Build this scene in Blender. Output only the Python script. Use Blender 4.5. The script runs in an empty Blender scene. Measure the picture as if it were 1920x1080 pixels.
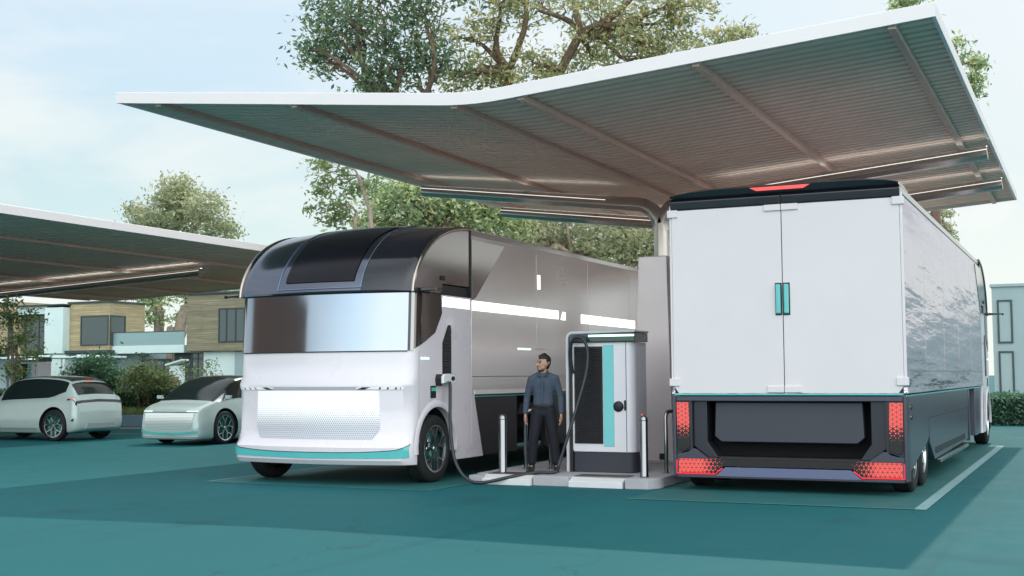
import bpy, bmesh, math, random
import numpy as np
from mathutils import Vector, Matrix, noise as mnoise
R = math.radians
PI = math.pi
C = bpy.context.scene.collection
scene = bpy.context.scene

# ------------------------------------------------------------------ camera
F, PITCH, YAW, ROLL, CH = 2335.1, 0.0710, 0.4356, 0.0063, 1.7
cam = bpy.data.cameras.new('camera')
cam.sensor_width = 36.0
cam.lens = F * 36.0 / 1920.0
cam.clip_start = 0.1
cam.clip_end = 3000
co = bpy.data.objects.new('camera', cam)
C.objects.link(co)
co.matrix_world = (Matrix.Translation((0, 0, CH)) @ Matrix.Rotation(YAW, 4, 'Z') @
                   Matrix.Rotation(PI / 2 + PITCH, 4, 'X') @ Matrix.Rotation(-ROLL, 4, 'Z'))
scene.camera = co

# ------------------------------------------------------------------ light
SUN_EL, SUN_AZ = R(49.5), R(-2)
SUN_STRENGTH = 2.0
SKY_STRENGTH = 0.1
EXPOSURE = 0.07
scene.view_settings.view_transform = 'Standard'
scene.view_settings.look = 'None'
scene.view_settings.gamma = 1
scene.view_settings.exposure = EXPOSURE

sl = bpy.data.lights.new('sun', 'SUN')
sl.energy = SUN_STRENGTH
sl.angle = R(0.6)
sl.color = (1.0, 0.94, 0.84)
so = bpy.data.objects.new('sun', sl)
C.objects.link(so)
sdir = Vector((math.sin(SUN_AZ) * math.cos(SUN_EL), math.cos(SUN_AZ) * math.cos(SUN_EL), math.sin(SUN_EL)))
so.rotation_euler = sdir.to_track_quat('Z', 'Y').to_euler()
so.location = sdir * 60

world = bpy.data.worlds.new('World')
scene.world = world
world.use_nodes = True
wn, wl = world.node_tree.nodes, world.node_tree.links
wn.clear()


def wnode(t, **k):
    n = wn.new(t)
    for a, b in k.items():
        setattr(n, a, b)
    return n


def wmath(op, a, b=None, clamp=False):
    n = wn.new('ShaderNodeMath')
    n.operation = op
    n.use_clamp = clamp
    for i, v in enumerate((a, b)):
        if v is None:
            continue
        if isinstance(v, (int, float)):
            n.inputs[i].default_value = v
        else:
            wl.new(v, n.inputs[i])
    return n.outputs[0]


def wmix(fac, a, b, bt='MIX'):
    n = wn.new('ShaderNodeMix')
    n.data_type = 'RGBA'
    n.blend_type = bt
    if isinstance(fac, (int, float)):
        n.inputs[0].default_value = fac
    else:
        wl.new(fac, n.inputs[0])
    for i, v in ((6, a), (7, b)):
        if isinstance(v, tuple):
            n.inputs[i].default_value = v + (1,)
        else:
            wl.new(v, n.inputs[i])
    return n.outputs[2]


tc = wnode('ShaderNodeTexCoord')
sep = wnode('ShaderNodeSeparateXYZ')
wl.new(tc.outputs['Generated'], sep.inputs[0])
sky = wnode('ShaderNodeTexSky')
sky.sky_type = 'NISHITA'
sky.sun_disc = False
sky.sun_elevation = SUN_EL
sky.sun_rotation = SUN_AZ
sky.air_density = 1.0
sky.dust_density = 1.6
sky.ozone_density = 1.5
# hazy pale sky: horizon veil, upper air and soft cloud sheets mixed over the sky model
up = wmath('MULTIPLY', sep.outputs[2], 2.6, True)
veil = wnode('ShaderNodeValToRGB')
wl.new(up, veil.inputs[0])
cr = veil.color_ramp
cr.elements[0].position = 0.0
cr.elements[0].color = (8.6, 9.5, 8.8, 1)
cr.elements[1].position = 1.0
cr.elements[1].color = (6.9, 8.3, 9.4, 1)
e = cr.elements.new(0.20)
e.color = (7.8, 9.2, 8.7, 1)
e = cr.elements.new(0.42)
e.color = (5.7, 7.9, 8.5, 1)
e = cr.elements.new(0.62)
e.color = (6.5, 8.2, 9.4, 1)
base = wmix(0.90, sky.outputs[0], veil.outputs[0])
mp = wnode('ShaderNodeMapping')
mp.inputs['Scale'].default_value = (1.6, 1.6, 5.5)
mp.inputs['Location'].default_value = (0.35, 0.2, 0.1)
wl.new(tc.outputs['Generated'], mp.inputs[0])
nz = wnode('ShaderNodeTexNoise')
nz.inputs['Scale'].default_value = 2.1
nz.inputs['Detail'].default_value = 6
nz.inputs['Roughness'].default_value = 0.5
nz.inputs['Distortion'].default_value = 0.4
wl.new(mp.outputs[0], nz.inputs['Vector'])
cm = wnode('ShaderNodeMapRange')
cm.inputs[1].default_value = 0.38
cm.inputs[2].default_value = 0.66
cm.interpolation_type = 'SMOOTHSTEP'
wl.new(nz.outputs[0], cm.inputs[0])
# more cloud towards the right of the view (+X)
east = wnode('ShaderNodeMapRange')
east.inputs[1].default_value = -0.75
east.inputs[2].default_value = 0.15
east.inputs[3].default_value = 0.75
east.inputs[4].default_value = 1.0
wl.new(sep.outputs[0], east.inputs[0])
cfac = wmath('MULTIPLY', cm.outputs[0], wmath('MULTIPLY', east.outputs[0], 0.9), True)
eastw = wnode('ShaderNodeMapRange')
eastw.interpolation_type = 'SMOOTHSTEP'
eastw.inputs[1].default_value = -0.55
eastw.inputs[2].default_value = 0.05
eastw.inputs[4].default_value = 0.62
wl.new(sep.outputs[0], eastw.inputs[0])
skyc = wmix(wmath('MAXIMUM', cfac, eastw.outputs[0]), base, (9.4, 9.5, 9.15))
# unseen sky opposite the sun and towards +X, brightened to light the shaded fronts
back = wnode('ShaderNodeMapRange')
back.interpolation_type = 'SMOOTHSTEP'
back.inputs[1].default_value = 0.05
back.inputs[2].default_value = 0.75
back.inputs[3].default_value = 1.0
back.inputs[4].default_value = 2.6
wl.new(wmath('ADD', wmath('MULTIPLY', sep.outputs[1], -0.8), wmath('MULTIPLY', sep.outputs[0], 0.6)), back.inputs[0])
bk = wnode('ShaderNodeVectorMath', operation='SCALE')
wl.new(skyc, bk.inputs[0])
wl.new(back.outputs[0], bk.inputs['Scale'])
bg = wnode('ShaderNodeBackground')
bg.inputs['Strength'].default_value = SKY_STRENGTH
wl.new(bk.outputs[0], bg.inputs[0])
wo = wnode('ShaderNodeOutputWorld')
wl.new(bg.outputs[0], wo.inputs[0])


# ------------------------------------------------------------------ placing far things at their own distance
def ray(u, v):
    X, Y = u - 960.0, 540.0 - v
    cr_, sr_ = math.cos(ROLL), math.sin(ROLL)
    x, y = (X * cr_ + Y * sr_) / F, (-X * sr_ + Y * cr_) / F
    cp, sp, cy, sy = math.cos(PITCH), math.sin(PITCH), math.cos(YAW), math.sin(YAW)
    d, z = cp - y * sp, sp + y * cp
    return Vector((x * cy - d * sy, x * sy + d * cy, z))


def at(u, v, depth):
    d = ray(u, v)
    k = depth / (-d.x * math.sin(YAW) + d.y * math.cos(YAW))
    return Vector((0, 0, CH)) + d * k


def at_y(u, v, y):
    d = ray(u, v)
    return Vector((0, 0, CH)) + d * (y / d.y)


# ------------------------------------------------------------------ materials
MATS = {}


def mat(name, col, rough=0.5, metal=0.0, var=0.0, vscale=4.0, bump=0.0, bscale=30.0, emit=None, estr=0.0, coat=0.0, bdist=0.02,
        stretch=(1, 1, 1), rvar=0.0, col2=None, spec=None):
    if name in MATS:
        return MATS[name]
    m = bpy.data.materials.new(name)
    m.use_nodes = True
    nt = m.node_tree
    b = nt.nodes['Principled BSDF']
    b.inputs['Base Color'].default_value = (*col, 1)
    b.inputs['Roughness'].default_value = rough
    b.inputs['Metallic'].default_value = metal
    if spec is not None:
        b.inputs['Specular IOR Level'].default_value = spec
    if coat:
        b.inputs['Coat Weight'].default_value = coat
        b.inputs['Coat Roughness'].default_value = 0.05
    if emit:
        b.inputs['Emission Color'].default_value = (*emit, 1)
        b.inputs['Emission Strength'].default_value = estr
    if var or bump or rvar:
        t = nt.nodes.new('ShaderNodeTexCoord')
        mpn = nt.nodes.new('ShaderNodeMapping')
        mpn.inputs['Scale'].default_value = stretch
        nt.links.new(t.outputs['Object'], mpn.inputs[0])
    if var or rvar:
        n = nt.nodes.new('ShaderNodeTexNoise')
        n.inputs['Scale'].default_value = vscale
        n.inputs['Detail'].default_value = 7
        n.inputs['Roughness'].default_value = 0.6
        nt.links.new(mpn.outputs[0], n.inputs['Vector'])
        if var:
            mx = nt.nodes.new('ShaderNodeMix')
            mx.data_type = 'RGBA'
            c2 = col2 if col2 else tuple(max(0, c * (1 + var)) for c in col)
            c1 = col if col2 else tuple(max(0, c * (1 - var)) for c in col)
            mx.inputs[6].default_value = (*c1, 1)
            mx.inputs[7].default_value = (*c2, 1)
            mr = nt.nodes.new('ShaderNodeMapRange')
            mr.inputs[1].default_value = 0.3
            mr.inputs[2].default_value = 0.7
            nt.links.new(n.outputs[0], mr.inputs[0])
            nt.links.new(mr.outputs[0], mx.inputs[0])
            nt.links.new(mx.outputs[2], b.inputs['Base Color'])
        if rvar:
            mr2 = nt.nodes.new('ShaderNodeMapRange')
            mr2.inputs[3].default_value = max(0.0, rough - rvar)
            mr2.inputs[4].default_value = rough + rvar
            nt.links.new(n.outputs[0], mr2.inputs[0])
            nt.links.new(mr2.outputs[0], b.inputs['Roughness'])
    if bump:
        n2 = nt.nodes.new('ShaderNodeTexNoise')
        n2.inputs['Scale'].default_value = bscale
        n2.inputs['Detail'].default_value = 4
        nt.links.new(mpn.outputs[0], n2.inputs['Vector'])
        bp = nt.nodes.new('ShaderNodeBump')
        bp.inputs['Strength'].default_value = bump
        bp.inputs['Distance'].default_value = bdist
        nt.links.new(n2.outputs[0], bp.inputs['Height'])
        nt.links.new(bp.outputs[0], b.inputs['Normal'])
    MATS[name] = m
    return m


WHITE = mat('truck_white_paint', (0.78, 0.72, 0.77), 0.28, 0, var=0.006, vscale=2, coat=0.6, rvar=0.05)
DOORW = mat('door_white_paint', (0.75, 0.69, 0.715), 0.45, 0, var=0.02, vscale=1.2, rvar=0.06)
TEAL = mat('teal_paint', (0.10, 0.50, 0.50), 0.3, 0, var=0.05, coat=0.4)
TEALPALE = mat('pale_teal_panel', (0.19, 0.60, 0.62), 0.45, 0, var=0.03)
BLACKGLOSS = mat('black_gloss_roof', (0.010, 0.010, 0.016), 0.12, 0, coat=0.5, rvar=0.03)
SKYGLASS = mat('roof_window_glass', (0.006, 0.005, 0.009), 0.22, 0, spec=0.3)
MIRROR = mat('mirrored_windscreen', (0.37, 0.40, 0.48), 0.09, 1.0, rvar=0.03, vscale=1.0)
DARKGLASS = mat('brown_mirror_glass', (0.16, 0.14, 0.13), 0.10, 0.9, rvar=0.03)
QUARTER = mat('brown_metal_quarter', (0.36, 0.33, 0.32), 0.16, 1.0, rvar=0.05, vscale=0.8)
CHROME = mat('chrome', (0.30, 0.30, 0.31), 0.08, 1.0, rvar=0.03)
BRONZE = mat('bronze_trim', (0.42, 0.37, 0.34), 0.18, 1.0)
RUBBER = mat('tyre_rubber', (0.012, 0.012, 0.014), 0.75, 0, var=0.3, bump=0.2, bscale=60)
BLACK = mat('black_plastic', (0.012, 0.012, 0.014), 0.5, 0, rvar=0.1)
VOID = mat('wheel_well', (0.006, 0.006, 0.007), 0.9, 0)
SIDEMET = mat('side_panel_metal', (0.88, 0.83, 0.82), 0.26, 0.55, var=0.05, vscale=0.7, rvar=0.05, bump=0.012, bscale=1.6, stretch=(1, 0.5, 1))
TRIMMET = mat('trim_metal', (0.42, 0.39, 0.38), 0.18, 1.0, rvar=0.05)
SKIRT = mat('skirt_metal', (0.075, 0.068, 0.08), 0.32, 0.7, var=0.03, vscale=0.6)
DARKSLATE = mat('tail_slate', (0.085, 0.085, 0.115), 0.32, 0.7)
DARKPANEL = mat('dark_rear_panel', (0.020, 0.022, 0.032), 0.32, 0, rvar=0.06)
PLATE = mat('slate_blue_plate', (0.13, 0.15, 0.26), 0.5, 0.2)
RIMTEAL = mat('rim_teal', (0.10, 0.25, 0.24), 0.3, 0.7)
RIMMET = mat('rim_metal', (0.55, 0.60, 0.60), 0.2, 1.0)
GLOWW = mat('white_glow', (1, 1, 1), 0.4, emit=(1.0, 0.95, 0.88), estr=1.3)
LEDG = mat('green_white_led', (0.8, 1, 0.9), 0.4, emit=(0.55, 1.0, 0.78), estr=1.6)
LEDR = mat('red_lamp_lens', (0.55, 0.03, 0.03), 0.25, emit=(1.0, 0.09, 0.08), estr=0.75)
CONC = mat('pale_concrete', (0.42, 0.41, 0.44), 0.75, 0, var=0.10, vscale=3, bump=0.12, bscale=40)
ROOFW = mat('white_fascia_paint', (0.86, 0.79, 0.80), 0.4, 0, var=0.02, vscale=0.6)
SHEET = mat('corrugated_sheet', (0.93, 0.655, 0.56), 0.6, 0.0, var=0.06, vscale=0.8, rvar=0.06)
PURLIN = mat('purlin_steel', (0.70, 0.46, 0.40), 0.45, 0.3, var=0.08)
STEELPOST = mat('bronze_grey_post', (0.50, 0.45, 0.42), 0.24, 0.85, rvar=0.06)
PEDESTAL = mat('pedestal_cladding', (0.72, 0.63, 0.63), 0.38, 0.3, var=0.04, vscale=1.5)


# ------------------------------------------------------------------ mesh builder
class MB:
    def __init__(self):
        self.v, self.f, self.m = [], [], []

    def add(self, verts, faces, mi=0):
        o = len(self.v)
        self.v += [tuple(p) for p in verts]
        for f in faces:
            self.f.append(tuple(i + o for i in f))
            self.m.append(mi)
        return self

    def box(self, lo, hi, mi=0):
        (a, b, c), (d, e_, f) = lo, hi
        v = [(a, b, c), (d, b, c), (d, e_, c), (a, e_, c), (a, b, f), (d, b, f), (d, e_, f), (a, e_, f)]
        return self.add(v, [(3, 2, 1, 0), (4, 5, 6, 7), (0, 1, 5, 4), (1, 2, 6, 5), (2, 3, 7, 6), (3, 0, 4, 7)], mi)

    def prism(self, poly, axis, a, b, mi=0, shift=None):
        """2-D polygon extruded along axis; the two coords are the other axes in order"""
        def mk(p, t, sh=(0, 0)):
            p = (p[0] + sh[0], p[1] + sh[1])
            if axis == 'x':
                return (t, p[0], p[1])
            if axis == 'y':
                return (p[0], t, p[1])
            return (p[0], p[1], t)
        n = len(poly)
        v = [mk(p, a) for p in poly] + [mk(p, b, shift or (0, 0)) for p in poly]
        fs = [tuple(range(n))[::-1], tuple(range(n, 2 * n))]
        for i in range(n):
            j = (i + 1) % n
            fs.append((i, j, n + j, n + i))
        return self.add(v, fs, mi)

    def tube(self, pts, r, seg=8, mi=0, cap=True):
        pts = [Vector(p) for p in pts]
        n = len(pts)
        rr = r if isinstance(r, (list, tuple)) else [r] * n
        vs, fs = [], []
        t0 = (pts[1] - pts[0]).normalized()
        ref = Vector((0, 0, 1)) if abs(t0.z) < 0.9 else Vector((1, 0, 0))
        nrm = t0.cross(ref).normalized()
        for i in range(n):
            t = (pts[min(i + 1, n - 1)] - pts[max(i - 1, 0)]).normalized()
            nrm = (nrm - t * nrm.dot(t))
            if nrm.length < 1e-6:
                nrm = t.orthogonal()
            nrm.normalize()
            bn = t.cross(nrm)
            for k in range(seg):
                a = 2 * PI * k / seg
                vs.append(pts[i] + (nrm * math.cos(a) + bn * math.sin(a)) * rr[i])
        for i in range(n - 1):
            for k in range(seg):
                k2 = (k + 1) % seg
                fs.append((i * seg + k, i * seg + k2, (i + 1) * seg + k2, (i + 1) * seg + k))
        if cap:
            fs.append(tuple(range(seg))[::-1])
            fs.append(tuple(range((n - 1) * seg, n * seg)))
        return self.add(vs, fs, mi)

    def lathe(self, prof, center, axis='z', seg=32, mi=0):
        """profile of (radius, along)"""
        cx, cy, cz = center
        vs, fs = [], []
        n = len(prof)
        for k in range(seg):
            a = 2 * PI * k / seg
            c, s = math.cos(a), math.sin(a)
            for r, h in prof:
                if axis == 'z':
                    vs.append((cx + r * c, cy + r * s, cz + h))
                elif axis == 'x':
                    vs.append((cx + h, cy + r * c, cz + r * s))
                else:
                    vs.append((cx + r * s, cy + h, cz + r * c))
        for k in range(seg):
            k2 = (k + 1) % seg
            for i in range(n - 1):
                fs.append((k * n + i, k2 * n + i, k2 * n + i + 1, k * n + i + 1))
        return self.add(vs, fs, mi)

    def grid(self, rows, mi=0, flip=False):
        nr, nc = len(rows), len(rows[0])
        vs = [p for r_ in rows for p in r_]
        fs = []
        for i in range(nr - 1):
            for j in range(nc - 1):
                q = (i * nc + j, i * nc + j + 1, (i + 1) * nc + j + 1, (i + 1) * nc + j)
                fs.append(q[::-1] if flip else q)
        return self.add(vs, fs, mi)

    def build(self, name, mats, parent=None, bev=0.0, seg=2, smooth=40, loc=None, fix=True):
        me = bpy.data.meshes.new(name)
        me.from_pydata(self.v, [], self.f)
        if not isinstance(mats, (list, tuple)):
            mats = [mats]
        for m_ in mats:
            me.materials.append(m_)
        if len(mats) > 1:
            me.polygons.foreach_set('material_index', self.m)
        if fix:
            bm = bmesh.new()
            bm.from_mesh(me)
            bmesh.ops.recalc_face_normals(bm, faces=bm.faces)
            bm.to_mesh(me)
            bm.free()
        if smooth:
            me.polygons.foreach_set('use_smooth', [True] * len(me.polygons))
            me.set_sharp_from_angle(angle=R(smooth))
        me.update()
        o = bpy.data.objects.new(name, me)
        C.objects.link(o)
        if parent is not None:
            o.parent = parent
        if loc is not None:
            o.location = loc
        if bev:
            md = o.modifiers.new('bevel', 'BEVEL')
            md.width = bev
            md.segments = seg
            md.limit_method = 'ANGLE'
            md.angle_limit = R(35)
            md.harden_normals = True
        return o


def tag(o, label=None, cat=None, group=None, kind=None):
    if label:
        o['label'] = label
    if cat:
        o['category'] = cat
    if group:
        o['group'] = group
    if kind:
        o['kind'] = kind
    return o


def empty(name, loc=(0, 0, 0), rz=0.0, label=None, cat=None, group=None):
    o = bpy.data.objects.new(name, None)
    o.empty_display_size = 0.3
    C.objects.link(o)
    o.location = loc
    o.rotation_euler = (0, 0, rz)
    return tag(o, label, cat, group)


def kids(o):
    return [c for c in bpy.data.objects if c.parent is o]


def copy_tree(o, parent=None):
    c = o.copy()
    C.objects.link(c)
    if parent is not None:
        c.parent = parent
    for ch in kids(o):
        copy_tree(ch, c)
    return c


def boolean_cut(o, cutter_mb, mats):
    """cut closed shape out of closed object, keep result as plain mesh"""
    c = cutter_mb.build('cutter', mats, smooth=0)
    md = o.modifiers.new('cut', 'BOOLEAN')
    md.operation = 'DIFFERENCE'
    md.object = c
    md.solver = 'EXACT'
    bpy.context.view_layer.update()
    dg = bpy.context.evaluated_depsgraph_get()
    me = bpy.data.meshes.new_from_object(o.evaluated_get(dg))
    o.modifiers.clear()
    o.data = me
    bpy.data.objects.remove(c)
    me.polygons.foreach_set('use_smooth', [True] * len(me.polygons))
    me.set_sharp_from_angle(angle=R(32))
    return o


def cr_interp(a, b, c, d, t):
    return 0.5 * ((2 * b) + (c - a) * t + (2 * a - 5 * b + 4 * c - d) * t * t + (3 * b - a - 3 * c + d) * t ** 3)


class Loft:
    """smooth surface through a control array P[i][j]"""
    def __init__(self, P):
        self.P = np.array(P, float)
        self.ni, self.nj = self.P.shape[:2]

    def ev(self, u, v):
        u = min(max(u, 0), self.ni - 1)
        v = min(max(v, 0), self.nj - 1)
        i = min(int(u), self.ni - 2)
        j = min(int(v), self.nj - 2)
        fu, fv = u - i, v - j
        rows = []
        for k in range(-1, 3):
            ii = min(max(i + k, 0), self.ni - 1)
            q = [self.P[ii][min(max(j + l, 0), self.nj - 1)] for l in range(-1, 3)]
            rows.append(cr_interp(q[0], q[1], q[2], q[3], fv))
        return cr_interp(rows[0], rows[1], rows[2], rows[3], fu)

    def off(self, u, v, d):
        p = self.ev(u, v)
        if not d:
            return tuple(p)
        e_ = 0.02
        du = self.ev(u + e_, v) - self.ev(u - e_, v)
        dv = self.ev(u, v + e_) - self.ev(u, v - e_)
        n = np.cross(du, dv)
        L = np.linalg.norm(n)
        return tuple(p + n / L * d) if L > 1e-12 else tuple(p)

    def patch(self, mb, us, vs_of, d, thick=0.0, mi=0):
        """us: list of u; vs_of(u) -> list of v"""
        rows = [[self.off(u, v, d) for v in vs_of(u)] for u in us]
        mb.grid(rows, mi)
        if thick:
            rows2 = [[self.off(u, v, d - thick) for v in vs_of(u)] for u in us]
            nr, nc = len(rows), len(rows[0])
            for A, B in ((rows[0], rows2[0]), (rows[-1], rows2[-1]), ([r_[0] for r_ in rows], [r_[0] for r_ in rows2]),
                         ([r_[-1] for r_ in rows], [r_[-1] for r_ in rows2])):
                mb.grid([A, B], mi)
        return mb


def lin(a, b, n):
    return [a + (b - a) * i / (n - 1) for i in range(n)]


# ------------------------------------------------------------------ ground and setting
def ground_material():
    m = bpy.data.materials.new('teal_asphalt')
    m.use_nodes = True
    nt = m.node_tree
    N, L = nt.nodes, nt.links
    b = N['Principled BSDF']
    t = N.new('ShaderNodeTexCoord')

    def noi(scale, detail=6, rough=0.6, vec=None):
        n = N.new('ShaderNodeTexNoise')
        n.inputs['Scale'].default_value = scale
        n.inputs['Detail'].default_value = detail
        n.inputs['Roughness'].default_value = rough
        L.new(vec if vec else t.outputs['Object'], n.inputs['Vector'])
        return n.outputs[0]
    big = noi(0.13, 5)
    mid = noi(1.4, 6)
    fine = noi(90, 4, 0.8)

    def mix(f, a, c, bt='MIX'):
        n = N.new('ShaderNodeMix')
        n.data_type = 'RGBA'
        n.blend_type = bt
        if isinstance(f, float):
            n.inputs[0].default_value = f
        else:
            L.new(f, n.inputs[0])
        for i, v in ((6, a), (7, c)):
            if isinstance(v, tuple):
                n.inputs[i].default_value = (*v, 1)
            else:
                L.new(v, n.inputs[i])
        return n.outputs[2]

    def ramp(x, a, c):
        n = N.new('ShaderNodeMapRange')
        n.inputs[1].default_value = a
        n.inputs[2].default_value = c
        L.new(x, n.inputs[0])
        return n.outputs[0]
    c1 = mix(ramp(big, 0.35, 0.65), (0.008, 0.116, 0.132), (0.010, 0.138, 0.155))
    c2 = mix(ramp(mid, 0.35, 0.7), c1, (0.012, 0.133, 0.148))
    c3 = mix(ramp(fine, 0.35, 0.75), (0.66, 0.66, 0.66), (1.34, 1.34, 1.34))
    c4 = mix(1.0, c2, c3, 'MULTIPLY')
    # hairline cracks, worn tyre tracks and old oil stains
    wv = N.new('ShaderNodeVectorMath')
    wv.operation = 'ADD'
    nc_ = N.new('ShaderNodeTexNoise')
    nc_.inputs['Scale'].default_value = 1.1
    nc_.inputs['Detail'].default_value = 5
    L.new(t.outputs['Object'], nc_.inputs['Vector'])
    L.new(t.outputs['Object'], wv.inputs[0])
    L.new(nc_.outputs['Color'], wv.inputs[1])
    vo = N.new('ShaderNodeTexVoronoi')
    vo.feature = 'DISTANCE_TO_EDGE'
    vo.inputs['Scale'].default_value = 0.21
    L.new(wv.outputs[0], vo.inputs['Vector'])
    crk = N.new('ShaderNodeMapRange')
    crk.inputs[1].default_value = 0.0
    crk.inputs[2].default_value = 0.0035
    crk.inputs[3].default_value = 0.42
    crk.inputs[4].default_value = 0.0
    L.new(vo.outputs['Distance'], crk.inputs[0])
    stain = noi(0.55, 4, 0.55)
    st = ramp(stain, 0.60, 0.74)
    sm = N.new('ShaderNodeMath')
    sm.operation = 'MULTIPLY'
    L.new(st, sm.inputs[0])
    sm.inputs[1].default_value = 0.5
    tm = N.new('ShaderNodeMapping')
    tm.inputs['Scale'].default_value = (1.7, 0.035, 1)
    tm.inputs['Rotation'].default_value = (0, 0, 0.12)
    L.new(t.outputs['Object'], tm.inputs[0])
    trk = noi(1.0, 3, 0.6, tm.outputs[0])
    tk = N.new('ShaderNodeMath')
    tk.operation = 'MULTIPLY'
    L.new(ramp(trk, 0.56, 0.70), tk.inputs[0])
    tk.inputs[1].default_value = 0.34
    c5 = mix(sm.outputs[0], c4, (0.006, 0.060, 0.070))
    c6 = mix(tk.outputs[0], c5, (0.006, 0.070, 0.080))
    L.new(mix(crk.outputs[0], c6, (0.004, 0.03, 0.035)), b.inputs['Base Color'])
    rr = N.new('ShaderNodeMapRange')
    rr.inputs[3].default_value = 0.55
    rr.inputs[4].default_value = 0.8
    L.new(mid, rr.inputs[0])
    L.new(rr.outputs[0], b.inputs['Roughness'])
    b.inputs['Specular IOR Level'].default_value = 0.15
    bp = N.new('ShaderNodeBump')
    bp.inputs['Strength'].default_value = 0.35
    bp.inputs['Distance'].default_value = 0.01
    L.new(fine, bp.inputs['Height'])
    L.new(bp.outputs[0], b.inputs['Normal'])
    return m


MB().add([(-900, -500, 0), (700, -500, 0), (700, 1200, 0), (-900, 1200, 0)], [(0, 1, 2, 3)]).build('ground', ground_material(), smooth=0)
tag(bpy.data.objects['ground'], kind='structure')

LINE = mat('faded_bay_line', (0.20, 0.36, 0.37), 0.7, var=0.25, vscale=9)
LINEDIM = mat('worn_bay_line', (0.040, 0.215, 0.225), 0.7, var=0.25, vscale=9)
BAYF = mat('bay_floor_paint', (0.010, 0.118, 0.120), 0.7, var=0.12, vscale=1.2, bump=0.2, bscale=90)


def flat(name, polys, m, z):
    mb = MB()
    for p in polys:
        mb.add([(x, y, z) for x, y in p], [tuple(range(len(p)))])
    return tag(mb.build(name, m, smooth=0), kind='structure')


def strip(a, b, w):
    a, b = Vector((*a, 0)), Vector((*b, 0))
    n = (b - a).normalized().cross(Vector((0, 0, 1))) * (w / 2)
    return [tuple((p)[:2]) for p in (a + n, b + n, b - n, a - n)]


# parking bays
flat('bay_floor', [[(-13.30, 16.68), (-9.15, 16.52), (-9.15, 32), (-13.30, 32)], [(-5.92, 16.49), (-2.10, 16.49), (-2.10, 32), (-5.92, 32)]], BAYF, 0.004)
flat('bay_line', [strip((-2.03, 16.42), (-2.03, 31.5), 0.15), strip((-13.33, 16.70), (-13.45, 31.5), 0.055)], LINE, 0.008)
flat('bay_edge_line', [strip((-5.95, 16.45), (-2.11, 16.45), 0.07), strip((-13.34, 16.64), (-9.15, 16.48), 0.05),
                       strip((-9.1, 16.5), (-9.1, 17.9), 0.06)], LINEDIM, 0.008)

# far street: pale lane edge, kerb wall, planting strip
ROADL = mat('pale_street_paving', (0.26, 0.33, 0.30), 0.8, var=0.12, vscale=0.6)
flat('bounce_slab', [[(-12.9, 32.2), (-4.0, 32.2), (-4.4, 62), (-12.9, 62)]], mat('pale_bounce_concrete', (0.68, 0.60, 0.53), 0.8, var=0.06, vscale=1), 0.009)  # unseen pale slab added to bounce light up to the canopy underside
flat('street_line', [[(-80, 33.1), (-14.5, 33.1), (-14.5, 34.5), (-80, 34.5)]], ROADL, 0.006)
flat('street_edge_line', [strip((-80, 30.2), (-14.5, 30.2), 0.16)], LINE, 0.008)
flat('planting_bed', [[(-120, 35.2), (-14, 35.2), (-14, 62), (-120, 62)]], mat('soil', (0.05, 0.07, 0.04), 0.9, var=0.3), 0.33)
kw = MB().box((-100, 34.8, 0), (-14, 35.2, 0.41)).build('kerb_wall', mat('blue_grey_wall', (0.15, 0.25, 0.33), 0.7, var=0.06), bev=0.02)
tag(kw, 'low blue grey kerb wall in front of the hedge and houses', 'wall')


# ------------------------------------------------------------------ lamp materials with lattice / dot patterns
def lattice_material(name, axis_u, fade_axis, f0, f1, pitch=0.055):
    """red lens behind a triangular black lattice; lattice closes from f0 (open) to f1 (closed) along fade_axis"""
    m = bpy.data.materials.new(name)
    m.use_nodes = True
    N, L = m.node_tree.nodes, m.node_tree.links
    b = N['Principled BSDF']
    t = N.new('ShaderNodeTexCoord')
    s = N.new('ShaderNodeSeparateXYZ')
    L.new(t.outputs['Object'], s.inputs[0])

    def M(op, a, c=None):
        n = N.new('ShaderNodeMath')
        n.operation = op
        for i, v in enumerate((a, c)):
            if v is None:
                continue
            if isinstance(v, (int, float)):
                n.inputs[i].default_value = v
            else:
                L.new(v, n.inputs[i])
        return n.outputs[0]
    U, V = s.outputs[0], s.outputs[2]
    ax = M('ABSOLUTE', U)
    w = N.new('ShaderNodeMapRange')
    w.inputs[1].default_value = f0
    w.inputs[2].default_value = f1
    w.inputs[3].default_value = 0.04
    w.inputs[4].default_value = 0.44
    L.new(ax if fade_axis == 'x' else V, w.inputs[0])
    dark = None
    for ang in (0, 60, 120):
        a = R(ang + (90 if axis_u == 'x' else 0))
        p = M('ADD', M('MULTIPLY', U, math.cos(a) / pitch), M('MULTIPLY', V, math.sin(a) / pitch))
        fr = M('ABSOLUTE', M('SUBTRACT', M('FRACT', p), 0.5))   # 0.5 at a line
        ln = M('GREATER_THAN', M('ADD', fr, w.outputs[0]), 0.5)
        dark = ln if dark is None else M('MAXIMUM', dark, ln)
    lit = M('SUBTRACT', 1.0, dark)
    mx = N.new('ShaderNodeMix')
    mx.data_type = 'RGBA'
    L.new(dark, mx.inputs[0])
    mx.inputs[6].default_value = (0.45, 0.04, 0.04, 1)
    mx.inputs[7].default_value = (0.012, 0.010, 0.012, 1)
    L.new(mx.outputs[2], b.inputs['Base Color'])
    b.inputs['Roughness'].default_value = 0.3
    b.inputs['Emission Color'].default_value = (1.0, 0.15, 0.125, 1)
    L.new(M('MULTIPLY', lit, 0.58), b.inputs['Emission Strength'])
    return m


LAMP_V = lattice_material('red_lattice_upright', 'z', 'z', 0.98, 0.62)
LAMP_H = lattice_material('red_lattice_flat', 'x', 'x', 1.25, 0.72)


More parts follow.
